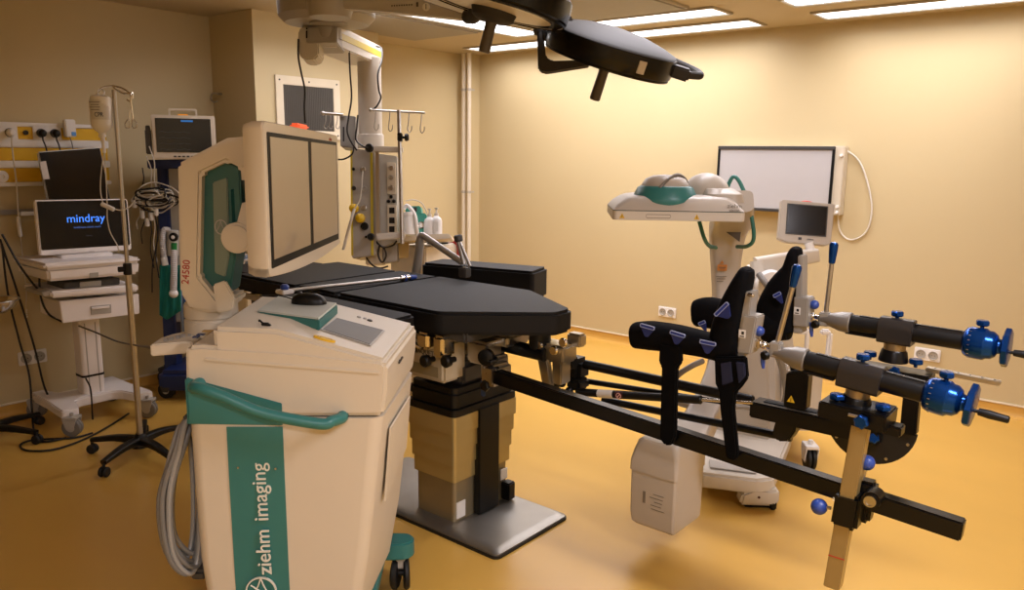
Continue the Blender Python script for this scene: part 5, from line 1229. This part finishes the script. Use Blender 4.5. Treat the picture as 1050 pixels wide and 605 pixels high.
cable('hanging_cable', [at(2, 240, x=-4.95), at(20, 272, x=-4.9), at(40, 298, x=-4.8), at(46, 302, x=-4.72)], .006, cabb, 'black cable running from the left edge to the tray bracket of the trolley')
cable('hanging_cable', [at(49, 268, x=-4.85), at(41, 282, x=-4.85), at(42, 305, x=-4.85), at(50, 322, x=-4.85), at(64, 330, x=-4.85)], .006, cabb, 'black cable bulging out at the left side of the trolley trays')
# ================================================================ ceiling supply pendant
pg = mat('pendant_grey', 'a59f97', .42, var=.03)
pw = mat('pendant_white', 'cfc8bd', .42, var=.03)
cd = D(335, 8, 4.3)
m = MB(); m.lathe([(.26, 0), (.265, -.12), (.26, -.19), (.225, -.225), (.12, -.235), (.001, -.235)], (cd.x, cd.y, H), n=40)
cover = thing('ceiling_canopy', 'round grey ceiling canopy above the supply pendant arm', 'ceiling canopy', (cd.x, cd.y, H)); part('cover', m, pg, cover)
m = MB(); m.cyl((cd.x+.08, cd.y-.05, H-.242), (cd.x+.08, cd.y-.05, H-.23), .10, n=28); part('service_lid', m, mat('pendant_lid', '97918a', .45), cover)
DP = 5.0
pd = thing('supply_pendant', 'ceiling supply pendant with yellow striped arm and outlet head, left of the corner pipes', 'supply pendant', D(372, 255, DP))
m = MB(); m.slab([D(*q, 4.3) for q in ((305.5, 31), (309, 27.5), (326, 27), (327, 56), (322, 61), (311, 61), (306.5, 56))], CF*.12, .008); part('pivot_plate', m, pw, pd)
m = MB(); m.slab([D(*q, 4.285) for q in ((314, 27.5), (345.5, 26.5), (345.5, 43.5), (314, 43.5))], CF*.2, .005); part('pivot_block', m, pg, pd)
m = MB(); m.cyl((cd.x-.02, cd.y+.02, H-.235), (cd.x-.02, cd.y+.02, H-.30), .075, n=24); part('pivot_post', m, pg, pd)
m = MB(); m.text('i', .09, frame(D(314.5, 34, 4.28), CR, -CD), .001); part('mark', m, black, pd)
A0, A1 = D(345, 36, 4.33), D(391.5, 57.5, 5.12)
ex_ = (A1-A0); ez_ = UP; hgt_ = .122
Fp = frame(A0, ex_, Vector((-ex_.y, ex_.x, 0)))
La = ex_.length
m = MB(Fp); m.box((La/2, .10, 0), (La, .20, hgt_), .008); am = part('arm', m, pw, pd)
m = MB(Fp); m.box((La/2, -.001, .006), (La-.03, .004, .036), .001); part('yellow_stripe', m, mat('lemon_stripe', 'c4ae2c', .45), am)
ct = D(378.5, 66, DP); cbm = D(380.5, 150, DP)
m = MB(); m.cyl((ct.x, ct.y, ct.z+.04), (ct.x, ct.y, cbm.z+.06), .075, n=36); m.lathe([(.078, .08), (.085, .07), (.085, -.01), (.08, -.015)], (ct.x, ct.y, cbm.z), n=36); part('column', m, pw, pd)
# outlet head: slim prism with a broad outlet face towards the left and rails on the right
Q = lambda px, py, k=0: D(px, py, DP-k)
def headface(pts, k, dep, nm, mt, bev=.003, par=pd):
    m = MB(); m.slab([Q(a_, b_, k) for a_, b_ in pts], CF*dep, bev); return part(nm, m, mt, par)
hd = headface([(359, 152), (384, 154), (385, 262), (361, 265)], .10, .30, 'head', pg, .006)
headface([(384, 157), (407, 160), (407, 248), (385, 255)], .06, .22, 'side_body', mat('pendant_side', 'b1aba0', .42), .004)
for x0_, x1_ in ((359.2, 361.2), (379.5, 382)):
    headface([(x0_, 154), (x1_, 154), (x1_+1, 262), (x0_+1, 262)], .106, .004, 'yellow_strip', mat('lemon_stripe', 'd8c430', .45), .0005, hd)
def ring_at(p, nrm_, r, nm, mt, par, inner=None):
    F = frame(p, CR, -CD, nrm_); m = MB(F); m.lathe([(r, 0), (r, .008), (r*.75, .010), (r*.7, .003), (.001, .003)], (0, 0, 0), n=20); return part(nm, m, mt, par)
for px, py, r, mt in ((362.5, 173.5, .010, black), (372.5, 173.5, .016, steel), (363, 193, .014, dgrey), (373.5, 193.5, .018, greyp), (373, 213, .018, steel), (374, 232, .024, black), (375.5, 243, .008, black)):
    ring_at(Q(px, py, .105), -CF, r, 'outlet', mt, hd)
yl = mat('yellow_connector', 'e0b81a', .4)
for px, py in ((363.5, 214), (370, 224)):
    m = MB(frame(Q(px, py, .105), CR, -CD, -CF)); m.lathe([(.026, 0), (.030, .01), (.028, .035), (.012, .045), (.001, .045)], (0, 0, 0), n=22); cn = part('hose_plug', m, yl, hd, label='yellow hose plug')
m = MB(); m.tube([Q(363.5, 214, .15), Q(360, 226, .16), Q(356, 240, .12), Q(352, 256, .1)], .009, 8); part('white_hose', m, cabw, pd)
m = MB(); m.tube([Q(372, 175, .12), Q(371, 190, .14), Q(369, 205, .14), Q(364, 213, .15)], .004, 6); part('white_hose', m, cabw, pd)
headface([(384.5, 151), (388.5, 151), (389.5, 240), (385.5, 240)], .14, .02, 'rail_post', steel, .003)
so = headface([(396.5, 166), (405.5, 166.5), (406, 199), (397, 199)], .075, .03, 'outlet_plate', mat('outlet_cream', 'd5cab6', .42), .003)
for py in (172, 182, 192.5): ring_at(Q(401.2, py, .076), -CF, .016, 'outlet', steel, so)
for px, py in ((401, 202), (398.5, 206.5), (404, 206.3)): ring_at(Q(px, py, .062), -CF, .011, 'socket', black, pd)
so = headface([(397, 209.5), (406.5, 210), (407, 239), (397.5, 239.5)], .075, .03, 'power_plate', mat('outlet_cream', 'd5cab6', .42), .003)
for py in (215.8, 226, 235): headface([(399, py-3), (404.5, py-3), (404.5, py+3), (399, py+3)], .078, .003, 'power_socket', black, .001, so)
headface([(378, 149.5), (413, 150.5), (413, 156), (378, 155.5)], .15, .03, 'rail_bracket', pw, .004)
headface([(385, 239.5), (415.5, 238), (415.5, 244), (387, 246.5)], .15, .03, 'rail_bracket', pw, .004)
m = MB(frame(Q(379, 152, .16), CR, -CD, -CF)); m.lathe([(.026, 0), (.028, .01), (.022, .03), (.001, .03)], (0, 0, 0), n=18); part('bracket_knob', m, black, pd)
m = MB(frame(Q(380.5, 243, .16), CR, -CD, -CF)); m.lathe([(.022, 0), (.024, .01), (.018, .03), (.001, .03)], (0, 0, 0), n=18); part('bracket_knob', m, black, pd)
# infusion rod with its hooks
m = MB(); m.cyl(Q(409, 113, .17), Q(412.5, 250, .17), .0125, n=16); rod = part('infusion_rod', m, steel, pd)
m = MB(); m.cyl(Q(380, 112.8, .17), Q(435, 115.8, .17), .0065, n=12); m.ball(Q(380, 112.8, .17), .012, 10); m.ball(Q(435, 115.8, .17), .008, 10); hb_ = part('hook_bar', m, steel, pd)
for px in (385.5, 400, 419.5, 432.5):
    y0_ = 113+(px-380)*.055
    m = MB(); m.tube([Q(px, y0_, .17), Q(px-.5, y0_+8, .17), Q(px-1.5, y0_+17, .17), Q(px+.3, y0_+20.5, .17), Q(px+2.5, y0_+18, .17), Q(px+2.8, y0_+14, .17)], .0035, 7); part('hook', m, steel, pd)
m = MB(frame(Q(410, 140.5, .185), CR, -CD, -CF)); m.box((0, 0, -.01), (.03, .05, .04), .004); m.cyl((.015, 0, -.01), (.03, 0, -.01), .008); m.lathe([(.001, 0), (.022, .0), (.024, .012), (.018, .024), (.001, .024)], (.03, 0, -.01), (1, 0, 0), 18); part('rod_clamp', m, black, pd)
# equipment on the far side of the head
bx = headface([(348, 118), (364.5, 119), (364, 152), (349, 150)], -.12, .14, 'equipment_box', mat('equipment_grey', '8d8983', .42), .005)
headface([(351.5, 130), (353, 130), (353, 145), (351.5, 145)], -.115, .004, 'key_row', black, .001, bx)
m = MB(); m.cyl(Q(331, 116, -.1), Q(352, 117.5, -.1), .010, n=12); m.ball(Q(331, 116, -.1), .016, 10); part('side_rod', m, steel, pd)
for px in (334, 339, 346):
    m = MB(); m.tube([Q(px, 116.5, -.1), Q(px, 124, -.1), Q(px-1.5, 130, -.1), Q(px+1, 132, -.1), Q(px+2.5, 129, -.1)], .003, 6); part('hook', m, steel, pd)
# junction boxes and cables hanging under the head
headface([(374, 251), (391, 250), (392, 271), (375, 272)], .0, .14, 'junction_box', mat('outlet_cream', 'd5cab6', .42), .006)
headface([(392, 250), (407, 249), (407, 268), (393, 270)], -.02, .12, 'junction_box', pg, .006)
headface([(408, 249), (419, 248), (418, 264), (409, 265)], -.05, .03, 'tag_plate', mat('tan_card', 'b79a5e', .6), .002)
for pts in ([(363, 250), (362, 258), (366, 264), (371, 262), (372, 252)], [(373, 250), (375, 262), (381, 271), (389, 275), (398, 273)], [(389, 252), (388, 262), (392, 269), (396, 262), (394, 254)], [(385, 247), (392, 253), (402, 252), (407, 247)]):
    m = MB(); m.tube([Q(a_, b_, .06) for a_, b_ in pts], .006, 7); part('cable', m, cabb, pd)
for pts, dd in (([(306, 40), (306, 58), (309, 75), (312.5, 92), (312, 110), (313, 126)], (4.28, 4.3, 4.4, 4.5, 4.6, 4.65)), ([(358, 51), (359, 75), (360.5, 100), (357.5, 120), (356, 135), (361, 147), (366, 154)], (4.55, 4.7, 4.8, 4.8, 4.8, 4.82, 4.85)), ([(386, 47.5), (391, 50), (391.5, 62), (387.5, 76), (388.5, 92), (390.5, 100), (387, 108), (383, 112)], (5.0, 4.95, 4.9, 4.86, 4.86, 4.86, 4.86, 4.86)), ([(367, 118), (366, 130), (365, 143), (372, 150), (377, 151)], (4.85, 4.85, 4.85, 4.83, 4.8)), ([(363, 150), (361, 158), (353, 163), (346, 163.5)], (4.85, 4.85, 4.9, 4.95))):
    m = MB(); m.tube([D(a_, b_, k) for (a_, b_), k in zip(pts, dd)], .0055, 7); part('cable', m, cabb, pd)
# shelf, suction unit and bottles
headface([(411, 241.5), (460, 239.5), (462.5, 241.5), (462.5, 245), (412, 247.5)], .06, .26, 'shelf', mat('outlet_cream', 'd5cab6', .42), .004)
ptl = mat('pump_teal', '3f9c8c', .42)
pu = thing('suction_pump', 'teal suction pump with a round dial on the pendant shelf', 'suction pump', Q(428, 243, .0))
m = MB(); m.slab([Q(*q) for q in ((417, 219), (437, 218.5), (438, 240), (417, 242))], CF*.16, .008); pb_ = part('housing', m, ptl, pu)
m = MB(); m.slab([Q(*q) for q in ((415, 211.5), (431, 211), (432, 219), (416, 219.5))], CF*.12, .006); part('top_box', m, ptl, pu)
m = MB(); m.slab([Q(*q, .004) for q in ((424, 212.5), (427.5, 212.5), (427.5, 217), (424, 217))], CF*.01, .001); part('window', m, dgrey, pu)
for px, py, r in ((432, 231, .022), (422, 234, .013)): ring_at(Q(px, py, .003), -CF, r, 'dial', chrome, pb_)
m = MB(); m.tube([Q(416, 206, .02), Q(424, 205, .02), Q(432, 208, .02), Q(436, 214, .01), Q(438, 219, 0)], .004, 7); part('hose', m, cabw, pu)
jr = thing('suction_jar', 'clear suction jar in front of the teal pump', 'jar', Q(420, 242, .05))
m = MB(); m.cyl(Q(419.5, 241, .10), Q(418.5, 222, .10), .040, .042, n=24, bev=.003); part('jar_body', m, clear, jr)
m = MB(); m.cyl(Q(418.5, 222, .10), Q(418, 218, .10), .045, n=24, bev=.004); m.tube([Q(414, 214, .1), Q(418, 211, .1), Q(425, 220, .12), Q(427, 232, .12), Q(428, 241, .1)], .012, 8); part('jar_lid', m, white, jr)
for px, lab, hgt_ in ((440.5, 'white spray bottle beside the teal pump, left of two', 222), (447.5, 'white spray bottle at the end of the pendant shelf, right of two', 221)):
    t = thing('spray_bottle', lab, 'bottle', Q(px, 242, .02), group='white bottles on the pendant shelf')
    a_, b_ = Q(px, 241.5, .02), Q(px, hgt_, .02); ax_ = (b_-a_).normalized(); L_ = (b_-a_).length
    m = MB(); m.lathe([(.001, 0), (.034, 0), (.036, .006), (.036, L_*.72), (.03, L_*.85), (.012, L_*.98), (.001, L_)], a_, ax_, 22); part('bottle_body', m, white, t)
    m = MB(); m.lathe([(.014, 0), (.014, .018), (.006, .02), (.005, .045), (.001, .046)], b_-ax_*.004, ax_, 14); m.box(b_+ax_*.045, (.03, .012, .008), .002); part('nozzle', m, pw, t)
    if px > 445:
        m = MB(frame(a_+ax_*L_*.42-CF*.0365, CR, -CD, -CF)); m.box((0, 0, 0), (.03, .06, .0012)); part('bottle_label', m, mat('label_white', 'd8d6d2', .5), t)
# low cabinet behind the table, with a red strap
cbn = thing('supply_cabinet', 'low white supply cabinet behind the chrome holder arm', 'cabinet', Vector((D(438, 268, 5.3).x, D(438, 268, 5.3).y, 0)))
zc0 = D(438, 252, 5.15).z
F = frame((D(438, 260, 5.3).x, D(438, 260, 5.3).y, 0), (0, 1, 0), (-1, 0, 0))
m = MB(F); m.box((0, 0, zc0/2+.03), (.36, .34, zc0-.06), .008); part('body', m, mat('outlet_cream', 'd5cab6', .42), cbn)
for k in range(3):
    m = MB(F); m.box((0, -.172, .20+.24*k), (.34, .012, .225), .003); d_ = part('drawer', m, mat('drawer_cream', 'd9cfbe', .42), cbn)
    m = MB(F); m.box((0, -.185, .26+.24*k), (.12, .016, .016), .004); part('handle', m, steel, d_)
for sx in (-.14, .14):
    for sy in (-.13, .13):
        m = MB(F); m.cyl((sx, sy, 0), (sx, sy, .065), .02, n=12); part('foot', m, black, cbn)
t = thing('strap_bundle', 'red strap with a black buckle lying on the low white cabinet', 'strap', Vector((0, 0, zc0+.002))+F @ Vector((.08, -.1, 0)))
m = MB(F); m.tube([(.10, -.05, zc0+.012), (.11, -.14, zc0+.02), (.12, -.182, zc0-.02), (.12, -.182, zc0-.10), (.14, -.182, zc0-.16)], .016, 10); part('webbing', m, mat('red_webbing', 'a81f1c', .6), t)
m = MB(F); m.box((.02, -.08, zc0+.014), (.12, .10, .024), .006); part('buckle', m, black, t)
# socket strip column behind the monitor cart (anaesthesia side)
ss = thing('socket_column', 'cream column of three round sockets seen between the cart tower and the twin screen', 'socket column', Vector((D(242, 280, 4.6).x, D(242, 280, 4.6).y, 0)))
S_ = lambda px, py, k=0: D(px, py, 4.6-k)
b0 = S_(242.5, 262); z1_ = b0.z
m = MB(frame((b0.x, b0.y, 0), rA, (-rA.y, rA.x, 0))); m.box((.0, .04, z1_/2), (.098, .08, z1_), .006); sb_ = part('column', m, mat('outlet_cream', 'd5cab6', .42), ss)
for py in (269, 277.5, 286.5):
    p = S_(240.5, py); p = Vector((b0.x, b0.y, p.z))
    m = MB(frame(p, rA, UP, fA)); m.lathe([(.028, -.001), (.028, .006), (.022, .006), (.02, .001), (.001, .001)], (-.008, 0, 0), n=20); part('socket', m, greyp, sb_)
m = MB(frame((b0.x, b0.y, 0), rA, (-rA.y, rA.x, 0))); m.box((-.06, .04, .02), (.2, .2, .04), .01); part('foot_plate', m, black, ss)
t = thing('breathing_mask', 'clear blue breathing mask resting on a black box behind the cart tower', 'mask', S_(254, 274))
m = MB(); m.sweep([(S_(248, 275), .01, .012, fA), (S_(250, 269), .035, .03, fA), (S_(255, 267), .045, .035, fA), (S_(260, 272), .04, .03, fA), (S_(262, 276), .02, .02, fA)], 16, 4); part('mask_shell', m, mat('pale_blue_vinyl', '8fa3bb', .2, trans=.3), t)
m = MB(); m.tube([S_(247, 275, .03), S_(251, 267.5, .04), S_(257, 266.5, .04)], .008, 8); part('mask_rim', m, white, t)
t = thing('equipment_case', 'black equipment case behind the cart tower, under the blue mask', 'case', S_(256, 297, -.19))
m = MB(frame(S_(256, 286, -.16), rA, (-rA.y, rA.x, 0))); m.box((0, .06, 0), (.115, .12, .132), .01); part('case_body', m, black, t)
m = MB(frame(S_(256, 286, -.16), rA, (-rA.y, rA.x, 0))); m.box((0, .06, -.47), (.10, .10, .82), .006); m.box((0, .06, -.87), (.12, .14, .05), .01); part('pedestal', m, dgrey, t)
# ================================================================ theatre lamps
lampb = mat('lamp_brown_grey', '2c2824', .75, var=.04)
lampd = mat('lamp_black_band', '040405', .25, spec=.3, var=.1)
lens = mat('lamp_lens', 'd9cdb8', .3, var=.03)
def theatre_lamp(C0, n, e1, R, label, arm_pts, hub, dome_m, spin=0, hb_=0):
    t = thing('theatre_lamp', label, 'theatre lamp', C0, group='round theatre lamps')
    n = n.normalized(); e1 = (e1-n*e1.dot(n)).normalized(); F = frame(C0, e1, n.cross(e1), n)
    m = MB(F); m.lathe([(R, .040), (R*.97, .049), (R*.80, .064), (R*.5, .082), (R*.2, .090), (.001, .091)], (0, 0, 0), n=56); part('dome', m, dome_m, t)
    m = MB(F); m.lathe([(R*.97, -.046), (R*1.0, -.036), (R*1.01, .0), (R*1.005, .038), (R*.99, .042)], (0, 0, 0), n=56); bd_ = part('band', m, lampd, t)
    m = MB(F); m.lathe([(R*.97, -.043), (R*.95, -.047), (R*.93, -.044), (R*.5, -.050), (.001, -.053)], (0, 0, 0), n=56); ln_ = part('lens', m, lens, t)
    m = MB(F)
    m.rings([[(r*math.cos(2*PI*k/56), r*math.sin(2*PI*k/56), z) for k in range(56)] for r, z in ((R*.985, -.044), (R*.98, -.051), (R*.96, -.051), (R*.955, -.044))], closed=True); part('rim', m, lampd, ln_)
    m = MB(F); m.lathe([(.085, -.040), (.088, -.052), (.080, -.060-hb_), (.066, -.070-hb_), (.040, -.076-hb_)], (0, 0, 0), n=32); hh_ = part('handle_base', m, lampb, t)
    m = MB(F); m.lathe([(.024, -.072-hb_), (.021, -.09-hb_), (.0225, -.20), (.020, -.206), (.001, -.206)], (0, 0, 0), n=20); part('handle', m, mat('lamp_handle', '4a4136', .45), hh_)
    # end grip with its loop
    F_ = F; F = F @ Matrix.Rotation(math.radians(spin), 4, 'Z')
    m = MB(F); m.box((R+.025, 0, .0), (.085, .08, .05), .008); part('end_block', m, lampb, t)
    m = MB(F); m.tube([(R*.86, .17, .02), (R+.0, .17, .02), (R+.10, .13, .012), (R+.115, .04, .008), (R+.06, .0, .0)], .016, 10, 8); m.ball((R*.84, .175, .022), .022, 12, (1.4, 1, 1)); part('end_loop', m, lampb, t)
    m = MB(F); m.box((R*.62, -R*.80, -.003), (.040, .004, .046), .001, M=None) if False else m.bm.free()
    F = F_
    if spin: return t, F
    a_ = math.radians(-62); m = MB(F); m.box((0, 0, 0), (.034, .004, .048), .001, M=Matrix.Translation((R*1.008*math.cos(a_), R*1.008*math.sin(a_), -.002)) @ Matrix.Rotation(a_+PI/2, 4, 'Z')); part('rating_label', m, mat('label_beige', 'b3a68f', .5), bd_)
    return t, F
c17, s17 = math.cos(math.radians(17.5)), math.sin(math.radians(17.5))
e1 = CR*c17+CD*s17
u1 = -CD*c17+CR*s17
ea = math.radians(24)
t2, F2 = theatre_lamp(D(626, 52, 3.2), u1*math.cos(ea)-CF*math.sin(ea), e1, .268, 'round dark theatre lamp hanging in front of the back wall, dome tilted towards us', None, None, lampb)
Rr = .268
m = MB(F2); m.tube([(-Rr*.98, .02, -.02), (-Rr*1.07, .05, -.03), (-Rr*1.10, .12, -.03)], .02, 10); part('pivot_arm', m, lampb, t2)
E_ = lambda px, py, d: D(px, py, d)
m = MB(); m.slab([E_(*q, 3.22) for q in ((551, 30), (557, 30), (560, 58), (566, 62), (604, 61), (606, 66), (563, 73), (558, 73), (552, 69))], CF*.05, .006); part('yoke', m, lampb, t2)
m = MB(); m.tube([E_(554, 34, 3.245), E_(552, 20, 3.25), E_(540, 4, 3.3), E_(520, -12, 3.4)], .028, 14, 8); part('support_arm', m, lampb, t2)
sA = E_(520, -12, 3.4)
m = MB(); m.cyl((sA.x, sA.y, sA.z-.02), (sA.x, sA.y, H-.03), .03, n=18); m.lathe([(.16, 0), (.16, -.03), (.06, -.05)], (sA.x, sA.y, H), n=28); part('ceiling_stem', m, lampb, t2)
c14, s14 = math.cos(math.radians(15)), math.sin(math.radians(15))
ea = math.radians(12.5)
n1 = (-CD*c14+CR*s14)*math.cos(ea)-CF*math.sin(ea)
t1, F1 = theatre_lamp(D(510, -3, 2.95), n1, CR*c14+CD*s14, .28, 'round theatre lamp cut by the top edge of the photo, pale lens towards us', None, None, lampb, 38, .018)
# grey spring arm with its round number badge
am_ = mat('arm_grey', 'b3aea8', .42)
Lw = [D(336, 7.5, 3.42), None, D(482, 20.3, 3.22)]
pn = Vector((Lw[2].x-Lw[0].x, Lw[2].y-Lw[0].y, 0)).normalized(); nn = pn.cross(UP).normalized()
if nn.dot(CF) > 0: nn = -nn
plA = (Lw[0], nn); Lw[1] = at(400, 12, pl=plA); Lw[2] = at(482, 20.3, pl=plA)
Up_ = [at(338, -16, pl=plA), at(400, -11, pl=plA), at(433, 0, pl=plA), at(480, 15.5, pl=plA)]
side = Vector((Lw[2].y-Lw[0].y, Lw[0].x-Lw[2].x, 0)).normalized()
m = MB(); m.slab([Lw[0], Lw[1], Lw[2], Up_[3], Up_[2], Up_[1], Up_[0]], -side*.08 if side.dot(CF) < 0 else side*.08, .006); ar = part('spring_arm', m, am_, t1)
b_ = at(437.2, 7.2, pl=plA)+nn*.001
m = MB(frame(b_, pn, UP, nn)); m.cyl((0, 0, 0), (0, 0, .002), .0165, n=28); bg = part('number_badge', m, mat('label_white', 'd8d6d2', .5), ar)
m = MB(frame(b_+nn*.0024, pn, UP, nn) if pn.cross(UP).dot(nn) > 0 else frame(b_+nn*.0024, -pn, UP, nn)); m.text('1', .030, Matrix.Identity(4), .0004); part('number', m, black, bg)
p_ = at(413, 5.4, pl=plA)+nn*.0012
m = MB(frame(p_, pn, UP, nn))
for k in range(9): m.box((-.05+.0115*k, 0, 0), (.006, .006, .0012))
m.box((.068, .0, 0), (.010, .018, .0012), M=None); part('small_print', m, mat('arm_print', '4f4a47', .5), ar)
m = MB(); jx = D(338, -6, 3.45); m.cyl((jx.x, jx.y, jx.z-.08), (jx.x, jx.y, H-.01), .07, n=24); m.lathe([(.09, -.10), (.10, -.06), (.10, .06), (.08, .09)], (jx.x, jx.y, jx.z), n=28); part('arm_joint', m, pg, t1)
m = MB(); m.tube([D(480, 17, 3.24), D(488, 12, 3.15), F1 @ Vector((-.08, 0, .10))], .03, 12, 6); part('lamp_joint', m, lampb, t1)

# ================================================================ render look
sc_ = bpy.context.scene
w = bpy.data.worlds.new('world'); sc_.world = w; w.use_nodes = True
w.node_tree.nodes['Background'].inputs['Color'].default_value = (.9, .8, .65, 1); w.node_tree.nodes['Background'].inputs['Strength'].default_value = .02
sc_.view_settings.view_transform = 'Standard'; sc_.view_settings.look = 'None'; sc_.view_settings.gamma = 1; sc_.view_settings.exposure = 0.0
sc_.view_settings.use_curve_mapping = False
